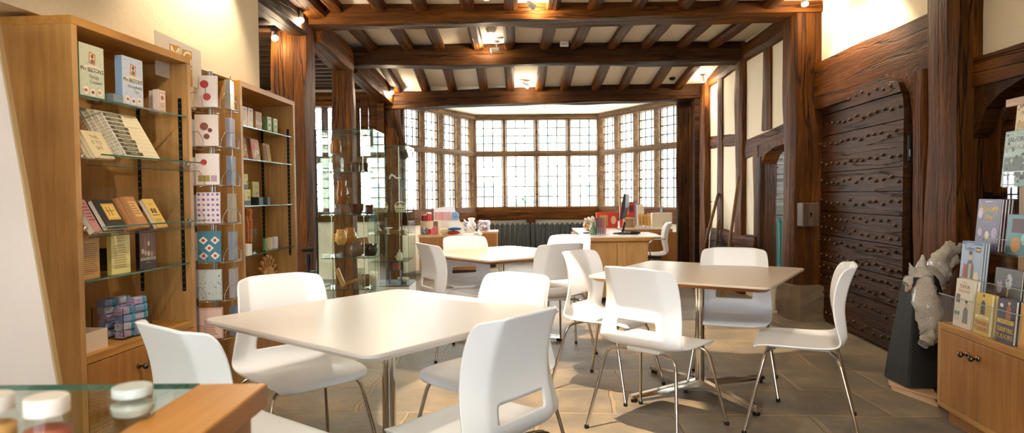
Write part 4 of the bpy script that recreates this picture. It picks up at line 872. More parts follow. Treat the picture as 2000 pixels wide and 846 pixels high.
def pot(name,label,cat,p,prof,c,handle=None,group='brown glazed pots in the tall glass cabinet',n=20,extra=None,sc=1):
    o=thing(name,label,cat,p,0,group); mb=MB(GL(c)); prof=[(r*sc,z*sc) for r,z in prof]
    inner=[(max(.001,r-.004),z) for r,z in prof[::-1] if z>.006]; mb.lathe(prof+inner,n); mb.build('body',o)
    if handle:
        r,z0,z1,out,a=handle; d=Vector((math.cos(a),math.sin(a),0)); MB(GL(c)).tube([d*(r-.004)*sc+Vector((0,0,z1*sc)),d*(r+out)*sc+Vector((0,0,(z1*.9+z0*.1)*sc)),d*(r+out)*sc+Vector((0,0,(z0*.6+z1*.4)*sc)),d*(r-.006)*sc+Vector((0,0,z0*sc))],.007*sc,8).build('handle',o)
    return o
YC=5.58
def at1(px,zi,dy=0): p=P(px,400,Y=YC+dy); return Vector((p.x,YC+dy,SH1[zi]))
VASE=[(.028,0),(.032,.005),(.052,.03),(.056,.07),(.050,.10),(.040,.13),(.044,.15),(.046,.165)]
JUG=[(.035,0),(.04,.004),(.058,.04),(.060,.07),(.048,.11),(.040,.13),(.044,.15)]
MUG=[(.036,0),(.038,.004),(.040,.05),(.040,.085)]
BOWL=[(.03,0),(.034,.004),(.052,.03),(.066,.085),(.068,.09)]
# a clear riser inside for the jar and the owl jug
rz=SH1[0]; o=thing('acrylic_riser','clear acrylic block carrying the brown jar on the top shelf of the tall glass cabinet','stand',at1(658,0)-Vector((.05,.05,0))); MB(ACRYL).box(0,.10,0,.10,0,.155).build('block',o)
pot('studio_jar','squat brown glazed jar high on a clear block in the tall cabinet','jar',at1(658,0)+Vector((0,0,.156)),[(.038,0),(.042,.004),(.046,.05),(.040,.09),(.034,.105),(.037,.115)],'8f5420')
pot('studio_mug','dark brown mug with a pale handle on the top glass shelf','mug',at1(694,0),MUG,'4a2814',(.04,.02,.07,.025,PI))
pot('studio_mug','smaller dark red brown mug at the right of the top glass shelf','mug',at1(713,0),[(.03,0),(.031,.004),(.030,.04),(.033,.078)],'3c120e')
o=thing('acrylic_riser','clear acrylic block carrying the tall owl-shaped jug on the second shelf','stand',at1(667,1)-Vector((.06,.05,0))); MB(ACRYL).box(0,.13,0,.10,0,.085).build('block',o)
pot('pottery_jug','tall shouldered amber brown jug on a clear block in the tall cabinet','jug',at1(668,1)+Vector((0,0,.086)),[(.036,0),(.042,.006),(.050,.05),(.054,.10),(.046,.145),(.036,.165),(.040,.19),(.041,.205)],'8a4c18',(.046,.06,.15,.03,0))
pot('pottery_bowl','deep dark red brown bowl on the second shelf of the tall cabinet','bowl',at1(697,1,.02),BOWL,'4a1c10')
pot('studio_mug','small oxblood mug at the right of the second shelf','mug',at1(721,1),[(.030,0),(.032,.004),(.033,.04),(.034,.08)],'45100f')
pot('pottery_jug','round yellow and cream jug with a handle, left on the third shelf','jug',at1(665,2,-.08)+Vector((0,0,.10)),JUG,'d09a4a',(.055,.03,.10,.035,PI),sc=.85)
pot('pottery_jug','round mustard jug with a dark rim beside the cream one','jug',at1(683,2,.03)+Vector((0,0,.10)),JUG,'a8680e',None,sc=.9)
o=thing('acrylic_riser','wide clear acrylic block beneath the two yellow jugs','stand',at1(661,2,-.14)-Vector((.03,0,0))); MB(ACRYL).box(0,.17,0,.22,0,.098).build('block',o)
pot('pottery_vase','round grey brown vase low in the tall glass cabinet','vase',at1(695,2,-.05),[(.034,0),(.04,.004),(.062,.04),(.060,.08),(.044,.105),(.048,.125)],'6e5440')
pot('pottery_bowl','wide dark square-sided bowl at the right of the third shelf','bowl',at1(722,2,-.02),[(.045,0),(.048,.004),(.060,.05),(.062,.10)],'2a120c')
o=thing('wooden_ornament','slanting light wood offcut ornament at the bottom of the tall cabinet','wooden ornament',at1(668,3,-.02)); MB(wood('offcut','b07c40','c99352','e0b272','z',2,.4,.05)).box(-.018,.018,0,.03,0,.16,None,Matrix.Rotation(-.38,4,'Y')).box(-.02,.14,.035,.055,.0,.022,None,Matrix.Rotation(-.35,4,'Y')).build('piece',o)
for i,(px,c,h) in enumerate(((712,'6a4a2c',.10),(728,'c9c2a8',.12),(704,'a8a288',.14))): pot('pottery_cup',['speckled brown','pale cream','tall grey cream'][i]+' cup on the lowest shelf of the tall cabinet','cup',at1(px,3,.06*i-.04),[(.03,0),(.032,.004),(.032,h*.6),(.034,h)],c)
# wooden house-shaped box with a tray, third shelf front of the cabinets
o=thing('wooden_caddy','light wooden sloping caddy on the second shelf of the tall cabinet','wooden ornament',at1(708,2,.10)); MB(WC).prism([(-.06,0),(.06,0),(.045,.13),(.02,.15),(-.055,.14),(-.07,.19),(-.078,.18)],0,.06).build('caddy',o)
YD=7.2
def at2(px,zi,dy=0): p=P(px,400,Y=YD+dy); return Vector((p.x,YD+dy,SH2[zi]))
G2='pale ornaments in the far glass cabinet'
o=thing('white_swan','small white arched figure on the top shelf of the far cabinet','ornament',at2(770,0),0,G2); MB(M('f2eee4',.4)).tube([(-.045,0,.004),(-.04,0,.03),(-.02,0,.045),(.0,0,.035),(.02,0,.012),(.06,0,.008),(.075,0,.014)],[.008,.011,.012,.011,.010,.008,.004],10).build('figure',o)
def basket(px,zi,dy,label,c,w=.07):
    o=thing('woven_basket',label,'basket',at2(px,zi,dy),0,G2); mb=MB(M(c,.7)); q=random.Random(px)
    for k in range(16):
        a=2*PI*k/16; mb.tube([(w*.8*math.cos(a),w*.8*math.sin(a),0),(w*math.cos(a),w*math.sin(a),.05),(w*.95*math.cos(a+.3),w*.95*math.sin(a+.3),.075)],.003,5)
    for z in (.004,.025,.05): mb.tube([(w*(.8+z*4)*math.cos(2*PI*k/20),w*(.8+z*4)*math.sin(2*PI*k/20),z) for k in range(20)],.004,5,closed=True)
    mb.cyl((0,0,0),(0,0,.006),w*.8); mb.build('basket',o)
    h=MB(M(c,.7)); h.tube([(w*math.cos(PI*k/8),0,.06+w*.9*math.sin(PI*k/8)) for k in range(9)],.003,6); h.build('handle',o)
basket(745,1,0,'pale woven basket with a loop at the left of the second shelf, far cabinet','d9cf9c'); basket(782,1,0,'cream woven basket on the right of the second shelf, far cabinet','efe6c4',.062)
o=thing('candle_dish','small white footed dish in the far cabinet','dish',at2(757,2,-.1),0,G2); MB(M('efece2',.3)).lathe([(.03,0),(.01,.008),(.008,.05),(.05,.065),(.055,.072),(.001,.068)],18).build('dish',o)
o=thing('wooden_tray','light wooden tray with two white scoops on the third shelf, far cabinet','tray',at2(735,2,-.05),0,G2); mb=MB(WC); mb.box(0,.30,0,.16,0,.008); mb.box(0,.30,0,.01,.008,.035); mb.box(0,.30,.15,.16,.008,.035); mb.box(0,.01,.01,.15,.008,.035); mb.box(.29,.30,.01,.15,.008,.035); mb.build('tray',o)
for dx,r_ in ((.05,.7),(.24,-.3)):
    o=thing('white_scoop','white porcelain scoop lying in the wooden tray, '+('left one' if r_>0 else 'right one'),'scoop',at2(735,2,0)+Vector((dx,.03,.012)),0,G2); MB(M('f4f2ec',.25)).tube([(0,0,.006),(-.03*r_,0,.035),(-.05*r_,0,.06)],[.014,.010,.006],10).build('scoop',o)
o=thing('lidded_jar','small white lidded jar with side handles on the lowest shelf, far cabinet','jar',at2(779,3,-.05),0,G2); MB(M('ece8d6',.3)).lathe([(.028,0),(.034,.005),(.036,.05),(.026,.065),(.03,.072),(.018,.085),(.006,.09),(.012,.10),(.008,.112),(.001,.115)],20).build('body',o)
l=MB(M('ece8d6',.3)); [l.tube([(s_*.034,0,.02),(s_*.052,0,.035),(s_*.034,0,.05)],.004,6) for s_ in (-1,1)]; l.build('handle',o)
def low(px,y_,Y,name,label,cat,fn): p=P(px,y_,Y=Y); o=thing(name,label,cat,(p.x,Y,.268),0,G2); fn(o); return o
def mugpic(o):
    MB(M('27356a',.3)).cyl((0,0,0),(0,0,.10),.05,None,24).build('body',o); m_=MB(M('a84a32',.35,var=.5,bscale=40)); m_.ring([[(.0508*math.cos(a),.0508*math.sin(a),z) for a in [(-1.9+1.6*k/8) for k in range(9)]] for z in (.01,.09)],None,True,(0,0)); m_.build('picture_band',o)
o=thing('acrylic_riser','blue-edged clear block carrying the picture mug at the bottom, far cabinet','stand',(P(771,500,Y=7.15).x-.06,7.10,.268)); MB(ACRYL).box(0,.13,0,.10,0,.14).box(0,.006,0,.1,0,.14,M('27356a',.3)).box(.124,.13,0,.1,0,.14,M('27356a',.3)).build('block',o)
o=thing('picture_mug','dark blue mug with a red picture band low in the far cabinet','mug',(P(771,500,Y=7.15).x,7.15,.409),0,G2); mugpic(o)
low(788,560,7.25,'cream_bowl','shallow cream patterned bowl at the bottom right of the far cabinet','bowl',lambda o:MB(M('e9e2c4',.3,var=.2)).lathe([(.03,0),(.05,.01),(.065,.05),(.06,.052),(.045,.014),(.001,.008)],22).build('body',o))
# black tripod clamp by the first post
t=thing('clamp_stand','black camera clamp stand between the far bookcase and the glass cabinet','stand',(P(602,500,Y=5.34).x,5.34,0)); q=P(602,484,Y=5.34).z
mb=MB(BLACKM); mb.cyl((0,0,.25),(0,0,q-.06),.012); mb.build('pole',t); MB(BLACKM).tube([(-.045,0,q-.02),(.05,-.02,q-.012)],.016,10).build('head',t); MB(BLACKM).cyl((0,0,q-.13),(0,0,q-.05),.022,.02).build('collar',t)
for k in range(3): a=R(90+120*k); MB(BLACKM).tube([(0,0,q-.20),(.02*math.cos(a),.02*math.sin(a),.32),(.075*math.cos(a),.075*math.sin(a),.01)],.009,8).build('leg',t)
MB(BLACKM).box(-.05,.05,-.05,.05,q-.21,q-.19).build('shelf_plate',t)
# ---------------------------------------------------------------- cast iron radiators
def radiator(label,x0,y,n,pitch,z0,z1,mat,rz=0,D=.14,group=None):
    t=thing('cast_iron_radiator',label,'radiator',(x0,y,0),rz,group)
    sec=None
    for i in range(n):
        if sec is None:
            mb=MB(mat)
            for yy in ((-.05,0,.05) if D>.1 else (-.03,.03)):
                mb.ring([[(.040*math.cos(2*PI*k/12),yy+.017*math.sin(2*PI*k/12),zz) for k in range(12)] for zz in (z0+.06,z1-.05)])
            for zz in (z0+.07,z1-.05):
                mb.ring([[(u*.030*math.cos(2*PI*k/14)*1.0,v_,zz+.035*math.sin(2*PI*k/14)) for k in range(14)] for u,v_ in ((.6,-D/2+.0),(1,-D/2+.012),(1,D/2-.012),(.6,D/2))],None,True)
            sec=mb.build('section',t)
        else: c=sec.copy(); col.objects.link(c); c.parent=t; c.location=(i*pitch,0,0)
    for i in (0,n-1):
        for yy in (-.05,.05): MB(mat).cyl((i*pitch,yy,0),(i*pitch,yy,z0+.06),.018,.014,10).build('foot',t)
    MB(mat).cyl((-.02,0,z0+.07),((n-1)*pitch+.04,0,z0+.07),.016,None,10).build('connecting_pipe',t)
    return t
IRON=M('343a3a',.5,.1,bump=.2,bscale=60)
yr=12.02
xa=P(962,470,Y=yr).x; radiator('dark grey cast iron radiator under the left half of the bay window',xa,yr,11,.092,.10,P(1000,434,Y=yr).z,IRON,group='grey column radiators in the bay')
xb_=P(1069,470,Y=yr).x; radiator('dark grey cast iron radiator under the right half of the bay window',xb_,yr,9,.092,.10,P(1000,434,Y=yr).z,IRON,group='grey column radiators in the bay')
TEAL=M('2f5a5c',.4,.1)
p=P(1506,500,Y=7.5); radiator('small teal green radiator seen through the narrow doorway',p.x+.03,7.6,4,.062,.16,P(1515,425,Y=7.5).z,TEAL,D=.1)
# ---------------------------------------------------------------- low display counters, back left
def low_unit(name,label,x0,y0,W,D,H_,doors,rz=0,top=None,group='low oak counters at the back left'):
    t=thing(name,label,'counter',(x0,y0,0),rz,group)
    MB(OAKZ).box(0,W,0,D,.09,H_-.03).build('body',t,.003); MB(top or OAKX).box(-.012,W+.012,-.012,D+.012,H_-.03,H_).build('worktop',t,.003); MB(M('3a2a1c',.6)).box(.03,W-.03,.04,D-.03,0,.09).build('plinth',t)
    n=doors
    for k in range(n):
        x0_=.01+k*(W-.02)/n; dr=MB(OAKD).box(x0_+.003,x0_+(W-.02)/n-.003,-.016,0,.11,H_-.045).build('door',t,.002); kb=MB(KNOB); kb.cyl((x0_+.06,-.016,H_-.12),(x0_+.06,-.03,H_-.12),.006); kb.ball((x0_+.06,-.04,H_-.12),.014); kb.build('knob',dr)
    return t
PALE=wood('pale_counter_top','d2a877','e0bd90','ecd2ae','x',1.5,.35,.03)
uH=.62; Yu=10.0
a=P(819,460,Y=Yu); low_unit('display_counter','long low oak counter with gift bags and bonbons at the back left',a.x,Yu-.05,P(938,455,Y=Yu).x-a.x,.5,P(830,459,Y=Yu).z,3,top=PALE); z1=P(830,459,Y=Yu).z
Yv=11.05; b=P(905,452,Y=Yv); z2=P(940,452,Y=Yv).z; low_unit('display_counter','shorter oak counter with a knobbed door, close to the radiator',b.x,Yv-.03,P(971,452,Y=Yv).x-b.x,.5,z2,1,top=PALE)
def q1(px,dy=.1): return Vector((P(px,440,Y=Yu+dy).x,Yu+dy,z1))
def q2(px,dy=.1): return Vector((P(px,440,Y=Yv+dy).x,Yv+dy,z2))
GG='gift goods on the back left counters'
def tin(p,label,c,r=.035,h=.10): 
    o=thing('round_tin',label,'tin',p,0,GG); MB(M(c,.3,coat=.5)).cyl((0,0,0),(0,0,h*.86),r,None,20).build('body',o); MB(M('f0e8e0',.3)).cyl((0,0,h*.86),(0,0,h),r*1.04,None,20).build('lid',o)
tin(q1(828,.12),'red tin beneath the others at the left of the stack on the far counter','d02c28'); tin(q1(838,.12),'red tin standing at the right of the far counter stack','c8241f',.035,.10)
o=thing('gift_carton','cream carton carrying the red tins on the far counter','box',q1(821,.2),0,GG); MB(M('e6d9b0',.6)).box(0,.30,0,.10,0,.20).build('body',o); MB(M('6f6440',.6)).box(.20,.27,-.002,0,0,.20).build('dark_panel',o)
tin(q1(828,.25)+Vector((0,0,.201)),'red tin on the cream carton, left one','b8201c'); tin(q1(838,.25)+Vector((0,0,.201)),'red tin on the cream carton, right one','d6332c',.038,.13); tin(q1(833,.29)+Vector((0.02,0.02,.0)),'x','d02c28') if 0 else None
def jarballs(p,label,r,cols,n,name='bonbon_jar',h=None,seed=1):
    o=thing(name,label,'sweet jar',p,0,GG); q=random.Random(seed); mb=MB(ACRYL); 
    mb.lathe([(r*.6,0),(r,.3*r),(r*1.05,r),(r*.85,1.6*r),(r*.7,1.75*r)],20,caps=(1,0)); mb.build('jar',o)
    s_=MB(M(cols[0],.4)); 
    for i in range(n):
        a=q.uniform(0,2*PI); rr=r*.72*math.sqrt(q.random()); s_.ball((rr*math.cos(a),rr*math.sin(a),r*.22+q.uniform(0,1.25*r)),r*.24,M(q.choice(cols),.4),8)
    x=s_.build('sweets',o); x['kind']='stuff'; return o
jarballs(q1(830,.0),'round glass jar of brown and pink bonbons at the left end of the far counter',.075,['8a6a5a','c9a49a','b8878c','7c8a90','d9c4b8'],34,seed=2)
o=thing('red_bag','small pink and red bag standing beside the bonbon jar','gift bag',q1(844,.0),0,GG); mb=MB(M('d8606a',.5)); mb.prism([(0,0),(.07,0),(.075,.10),(.04,.14),(0,.10)],0,.04); mb.build('bag',o)
# sloped gift stand with striped bags
o=thing('gift_stand','white sloping stand holding striped and blue bags on the far counter','display stand',q1(846,.32),0,GG); W_=P(895,440,Y=Yu+.22).x-P(846,440,Y=Yu+.22).x; hs_=P(880,402,Y=Yu+.3).z-z1
mb=MB(M('f0f0f0',.35)); mb.prism([(0,0),(W_*1.25,0),(W_,hs_*.55),(W_*.78,hs_),(0,hs_*.9)],.10,.12); mb.box(0,W_*1.25,0,.12,0,.01); mb.box(0,W_,.04,.12,hs_*.45,hs_*.47); mb.build('stand',o)
for k in range(5):
    c_=['c8323c','e8b8bc','d0404a','e6b0b8','c8323c'][k]; g=thing('striped_bag','red and white striped paper bag on the sloping stand, '+['first','second','third','fourth','fifth'][k]+' from the left','gift bag',q1(847,.335)+Vector((.014+.052*k,0,hs_*.48)),0,GG)
    m_=MB(M('eee0e0',.6)); m_.box(0,.048,0,.05,0,.13); 
    for s_ in range(3): m_.box(.004+s_*.015,.012+s_*.015,-.001,0,0,.13,M('c22c38' if k<3 else 'd8708a',.6))
    m_.build('bag',g)
g=thing('blue_bag','pale blue dotted bag at the right of the striped ones','gift bag',q1(847,.335)+Vector((.285,0,hs_*.48)),0,GG); m_=MB(M('8fb4dc',.6)); m_.prism([(0,0),(.10,0),(.11,.09),(.07,.13),(0,.12)],0,.05); m_.box(.02,.09,-.001,0,.05,.058,M('2c4a8a',.5)); m_.build('bag',g)
def cloth(p,label,c,w,h,d,seed):
    g=thing('folded_cloth',label,'textile',p,0,GG); m_=MB(M(c,.8)); rr=[]
    for i in range(9):
        x=-w/2+w*i/8; s_=math.sin(PI*(i+.35)/8.7)**.5; rr.append([(x,d/2*math.cos(2*PI*k/12)*s_,h/2+h/2*math.sin(2*PI*k/12)*s_*(1+.3*noise.noise(Vector((x*20,k,seed))))) for k in range(12)])
    m_.ring(rr,None,True); m_.build('cloth',g)
cloth(q1(884,.05)+Vector((0,0,0)),'rolled brick red cloth in front of the sloping stand','b0452c',.22,.06,.12,1); cloth(q1(888,.03)+Vector((0,0,.062)),'rolled blue cloth lying on the red one','2c6aa8',.20,.05,.11,2); cloth(q1(868,.03),'folded cream floral cloth beside the red one','e6d2a8',.13,.10,.11,3)
o=thing('paper_pad','white pad lying at the right end of the long far counter','paper',q1(925,.02),0,GG); MB(M('f4f4f4',.6)).box(0,.09,0,.12,0,.03).build('pad',o)
o=thing('gift_bag','white gift bag with green and blue flowers, left on the shorter counter','gift bag',q2(906,.12),0,GG); m_=MB(M('dde2ea',.5)); m_.prism([(0,0),(.10,0),(.10,.17),(.05,.15),(0,.20)],0,.08); m_.build('bag',o); pr=MB(); art(pr,[('s',26,.09,['8fb8a0','8f9cd0','d8a0b0'],3)],.10,.15,-.0005); pr.build('flower_print',o,fixn=False)
o=thing('gift_bag','white tied sweet bag with pink and green spots on the shorter counter','gift bag',q2(921,.15),0,GG); m_=MB(M('eef0ee',.4)); m_.lathe([(.07,0),(.085,.05),(.08,.11),(.04,.17),(.06,.20),(.05,.22)],16); m_.build('bag',o); pr=MB()
for i in range(12): pr.ball((.082*math.cos(3.3+i*.24),.082*math.sin(3.3+i*.24),.02+.09*((i*7)%10)/10),.012,M(['d89aa0','a0c0a0','9aa4d0'][i%3],.5),8)
pr.build('spots',o)
o=thing('small_blue_pot','tiny dark blue pot between the two bags on the shorter counter','pot',q2(931,.03),0,GG); MB(M('2a3560',.3)).cyl((0,0,0),(0,0,.05),.018).build('body',o)
jarballs(q2(946,.15),'square bag of multicoloured mint balls by the radiator',.11,['d8c8d8','c0a8c0','e8e0e8','a8a0c8','c8d0b8'],70,'sweet_bag',seed=9)
# ---------------------------------------------------------------- desk, back right
zd=.745
dA=P(1140,463,z=zd); dB=P(1290,460,z=zd); dC=P(1117,445.5,z=zd)
t=thing('reception_desk','oak reception desk with a pale top, before the bay at the right','desk',(0,0,0)); PT=M('efe6dc',.3)
mb=MB(PT); yb=8.15; mb.prism([(dA.x,dA.y),(dB.x,dA.y+.02),(dB.x,yb),(dA.x+.62,yb),(dA.x+.62,dC.y),(dC.x,dC.y)],zd-.012,zd,plane='xy'); mb.build('desktop',t)
e=MB(OAKX); e.prism([(dA.x+.004,dA.y+.004),(dB.x-.1,dA.y+.02),(dB.x-.1,yb-.02),(dA.x+.61,yb-.02),(dA.x+.61,dC.y-.02),(dC.x+.01,dC.y-.02)],zd-.05,zd-.012,plane='xy'); e.build('desktop_edge',t)
bx1=P(1266,500,Y=dA.y+.06).x; fx0=dA.x+.03
for k in range(2):
    w_=(bx1-fx0)/2; MB(OAKZ).box(fx0+k*w_+.003,fx0+(k+1)*w_-.003,dA.y+.05,dA.y+.07,.06,zd-.07).build('front_panel',t,.002)
MB(OAKD).box(fx0,bx1,dA.y+.07,dA.y+.5,.05,zd-.05).build('body',t); MB(OAKD).box(fx0,fx0+.5,dA.y+.5,dC.y-.05,.05,zd-.05).build('return_body',t)
t=thing('back_counter','oak back counter behind the desk chair, below the right of the bay','counter',(0,0,0)); Yb=8.95
ex=P(1317,449,Y=Yb).x; mb=MB(PT); mb.box(1.46,ex,Yb,9.7,zd-.012,zd); mb.build('worktop',t); MB(OAKD).box(1.50,P(1324,500,Y=Yb).x,Yb+.05,9.6,0,zd-.055).build('body',t,.003); MB(OAKX).box(1.49,ex-.02,Yb+.01,9.65,zd-.055,zd-.012).build('worktop_edge',t)
def dk(px,py=None,z=zd,Y=None): return P(px,py,z=z) if Y is None else Vector((P(px,440,Y=Y).x,Y,z))
GD='things on the reception desk and back counter'
jarballs(dk(1150,Y=8.35),'clear tub of orange and cream lollies at the left of the desk',.075,['d98a3c','e8a45a','f0e0c4','f4ead8'],36,'lolly_tub',seed=12)
o=bpy.data.objects['lolly_tub']; 
m_=MB(M('f6f0e8',.4)); 
for i,(x,y) in enumerate(((-.04,0),(.0,.02),(.045,-.01),(.02,-.04),(.06,.03))): m_.ball((x,y,.155+.012*(i%3)),.020); m_.cyl((x*.5,y*.5,.07),(x,y,.14+.012*(i%3)),.002,None,6)
m_.build('lolly_heads',o)
o=thing('green_bottle','small green glass bottle beside the leaflets on the desk','bottle',dk(1158,Y=7.75)); MB(M('6f8f6c',.12,coat=.5)).lathe([(.035,0),(.04,.01),(.038,.07),(.018,.10),(.012,.13),(.014,.145)],18).build('glass',o)
o=thing('calculator','small grey card reader lying on the desk','device',dk(1139,Y=7.95)); MB(M('5f6470',.4)).box(0,.12,0,.06,0,.015).build('body',o,.003)
o=thing('leaflet_holder','clear holder at the front of the desk','leaflet holder',dk(1163,Y=7.62),R(8)); mb=MB(ACRYL); mb.box(0,.16,0,.09,0,.004); mb.box(0,.16,0,.003,.004,.06); mb.box(0,.16,.087,.09,.004,.20); mb.build('holder',o)
for i,c in enumerate(('30242c','4a2c3c','6a2c48','8f3c50','c06a70')):
    g=thing('leaflet',['black','dark plum','crimson','rose','pale pink'][i]+' leaflet leaning in the clear holder on the desk','leaflet',dk(1163,Y=7.635)+Vector((.012+.024*i,.0,.005)),R(70),GD); MB(M(c,.35,coat=.5)).prism([(0,0),(.06,.0),(.075,.195),(.015,.195)],0,.008).build('leaflet',g)
# monitor seen from its edge
p=dk(1212,Y=7.85); t=thing('monitor','black flat monitor seen almost edge-on above the desk','monitor',p,R(-106)); 
MB(BLACKM).box(-.10,.10,-.08,.08,0,.012).build('foot',t,.004); MB(BLACKM).tube([(0,0.02,.01),(0,.05,.14)],.014,8).build('neck',t)
T=Matrix.Translation((0,.02,.17))@Matrix.Rotation(-.16,4,'X'); MB(BLACKM).prism([(y,z) for y,z in ((-.005,0),(.018,.02),(.035,.15),(.02,.30),(-.005,.315))],-.22,.22,plane='yz',T=T).build('casing',t); MB(M('2a2f36',.15)).box(-.21,.21,-.007,-.005,.012,.303,None,T).build('screen',t)
o=thing('keyboard','black keyboard and till pad lying on the desk','keyboard',dk(1206,Y=7.70),R(-8)); mb=MB(BLACKM); mb.box(0,.24,0,.13,0,.018); 
for i in range(10):
    for j in range(4): mb.box(.012+i*.022,.030+i*.022,.012+j*.028,.034+j*.028,.018,.023,M('26262a',.5))
mb.build('keys',o)
o=thing('hand_scanner','black hand scanner lying beside the keyboard','device',dk(1232,Y=7.66),R(-10)); MB(BLACKM).tube([(0,0,.02),(.06,0,.025),(.11,.0,.018)],[.022,.014,.010],10).build('body',o)
for i,(px,w_,h_,c,it,lab,Y_) in enumerate(((1165,.20,.22,'d8401c',[('r',.25,.1,.8,.8,'c99a4a'),('r',.4,.2,.7,.6,'7a5a2a')],'bright orange boxed game behind the leaflets',9.25),(1190,.12,.22,'c83a24',[('c',.5,.5,.3,'e8c09a',1.6)],'red and cream boxed toy behind the monitor',9.2),(1211,.09,.30,'e0421f',[('c',.5,.7,.25,'f07040')],'tall orange red box beside the monitor',9.2),(1214,.19,.36,'a02a24',[('r',.05,.05,.95,.95,'b8402c'),('r',.1,.5,.55,.9,'c9a07a'),('r',.6,.6,.9,.85,'5a2030'),('c',.5,.3,.25,'e05a2c')],'red illustrated poster stand on the back counter',9.35))):
    carton('boxed_game' if i<3 else 'poster_stand',lab,w_,h_,.05 if i<3 else .02,dk(px,Y=Y_),0,c,it,tilt=.05,cat='box' if i<3 else 'poster')
o=thing('wooden_box','pale wooden box frame on the back counter','box',dk(1219,Y=9.05),0); mb=MB(PALE); mb.box(0,.14,0,.10,0,.012); mb.box(0,.012,0,.10,.012,.13); mb.box(.128,.14,0,.10,.012,.13); mb.box(-.006,.146,0,.10,.13,.145); mb.box(.012,.128,.09,.10,.012,.13); mb.build('frame',o)
for i in range(2): carton('display_book',['grey blue book leaning at the bay','tall white book leaning at the bay'][i]+' window sill end of the back counter',.10,.34-.02*i,.02,dk(1238+7*i,Y=9.45-.1*i),0,['8a98a4','e9e4da'][i],[('r',.1,.1,.9,.9,['6f7f8c','d9d2c4'][i])],tilt=.15,cat='book')
for i in range(4): carton('booklet','upright cream booklet on the back counter, '+['first','second','third','fourth'][i]+' from the left',.055,.19+.01*(i%2),.01,dk(1248+6.2*i,Y=9.2),R(25),['d9b070','e0bd84','d2a86a','dcb67a'][i],[('r',.15,.2,.85,.8,'c49a5c')],tilt=.12,cat='booklet')
o=thing('small_pots','clear tray of small white pots','tray',dk(1239,Y=9.02)); MB(ACRYL).box(0,.26,0,.09,0,.004).build('tray',o)
for i in range(5): g=thing('cream_pot','small white pot in the clear tray, '+['leftmost','second','middle','fourth','rightmost'][i],'pot',dk(1239,Y=9.065)+Vector((.03+.05*i,0,.005)),0,GD); MB(M('efeae6',.3)).cyl((0,0,0),(0,0,.028),.02).build('pot',g); MB(M(['c98a8a','8fa0c0','e0d8d0','9a8ab0','c0b090'][i],.4)).cyl((0,0,.028),(0,0,.036),.021).build('lid',g)
o=thing('leaflet_box','cream cardboard box standing at the right end of the back counter','box',dk(1274,Y=9.3)); MB(M('d8cdb8',.6)).box(0,.28,0,.10,0,.20).build('body',o,.002)
carton('blue_card','small blue card standing on the cream box',.03,.09,.01,dk(1290,Y=9.33)+Vector((0,0,.2005)),R(10),'8fa8c8',[('r',.2,.2,.8,.5,'e0e6ee')],cat='card')
o=thing('brown_ball','brown wooden ball ornament at the right end of the back counter','ornament',dk(1300,Y=9.05)+Vector((0,0,.0))); MB(M('5a3020',.3)).ball((0,0,.042),.042,None,16).build('ball',o)
# papers
o=thing('paper_sheet','white papers at the front of the desk','paper',dk(1247,Y=7.62),R(5)); MB(M('f2f2f4',.6)).box(0,.21,0,.29,0,.002).box(.03,.24,.03,.32,.002,.003).build('sheets',o)
# ---------------------------------------------------------------- brooms leaning on the right wall
def pole(label,a,b,r,c,name='broom_handle',head=None):
    o=thing(name,label,'tool',b); d=Vector(a)-Vector(b); MB(wood('pole_'+c,c,c,'a87c48','z',2,.5,.1) if c!='8a8a88' else STEEL).tube([d,(0,0,0)],r,10).build('pole',o)
    if head: head(o)
    return o
def bh(o): 
    m_=MB(M('7a5a34',.8)); m_.box(-.13,.13,-.02,.02,.05,.09); m_.box(-.13,.13,-.03,.03,0,.05,M('4a3a28',.9,bump=1,bscale=200)); m_.build('brush_head',o)
pole('long wooden pole leaning across the second plaster panel',P(1443,346,Y=7.9),P(1408,600,Y=7.45),.020,'6a4420')
pole('long wooden pole leaning in the corner beside the bay',P(1403,378,X=2.76),P(1352,575,Y=8.35),.020,'5c3a1c')
pole('thin grey pole leaning in the corner',P(1391,420,X=2.72),P(1379,560,Y=8.7),.014,'8a8a88')
pole('short wooden stick leaning under the first plaster panel',P(1403,430,X=2.73),P(1392,545,Y=8.5),.018,'6a4828')
t=thing('white_bag','pale crumpled bag on the floor behind the right table','bag',(P(1512,500,Y=6.9).x,6.9,0)); mb=MB(M('c9c2b6',.6,bump=1,bscale=20)); rr=[]
for i in range(8):
    z=.42*i/7; r_=.11*(1-.3*(i/7)**2)*(1.0 if i<7 else .5); rr.append([(r_*math.cos(a_)*(1+.15*noise.noise(Vector((math.cos(a_)*3,z*9,1)))),r_*math.sin(a_)*(1+.15*noise.noise(Vector((math.sin(a_)*3,z*7,5)))),z) for a_ in [2*PI*k/16 for k in range(16)]])
mb.ring(rr,None,True); mb.build('bag',t)
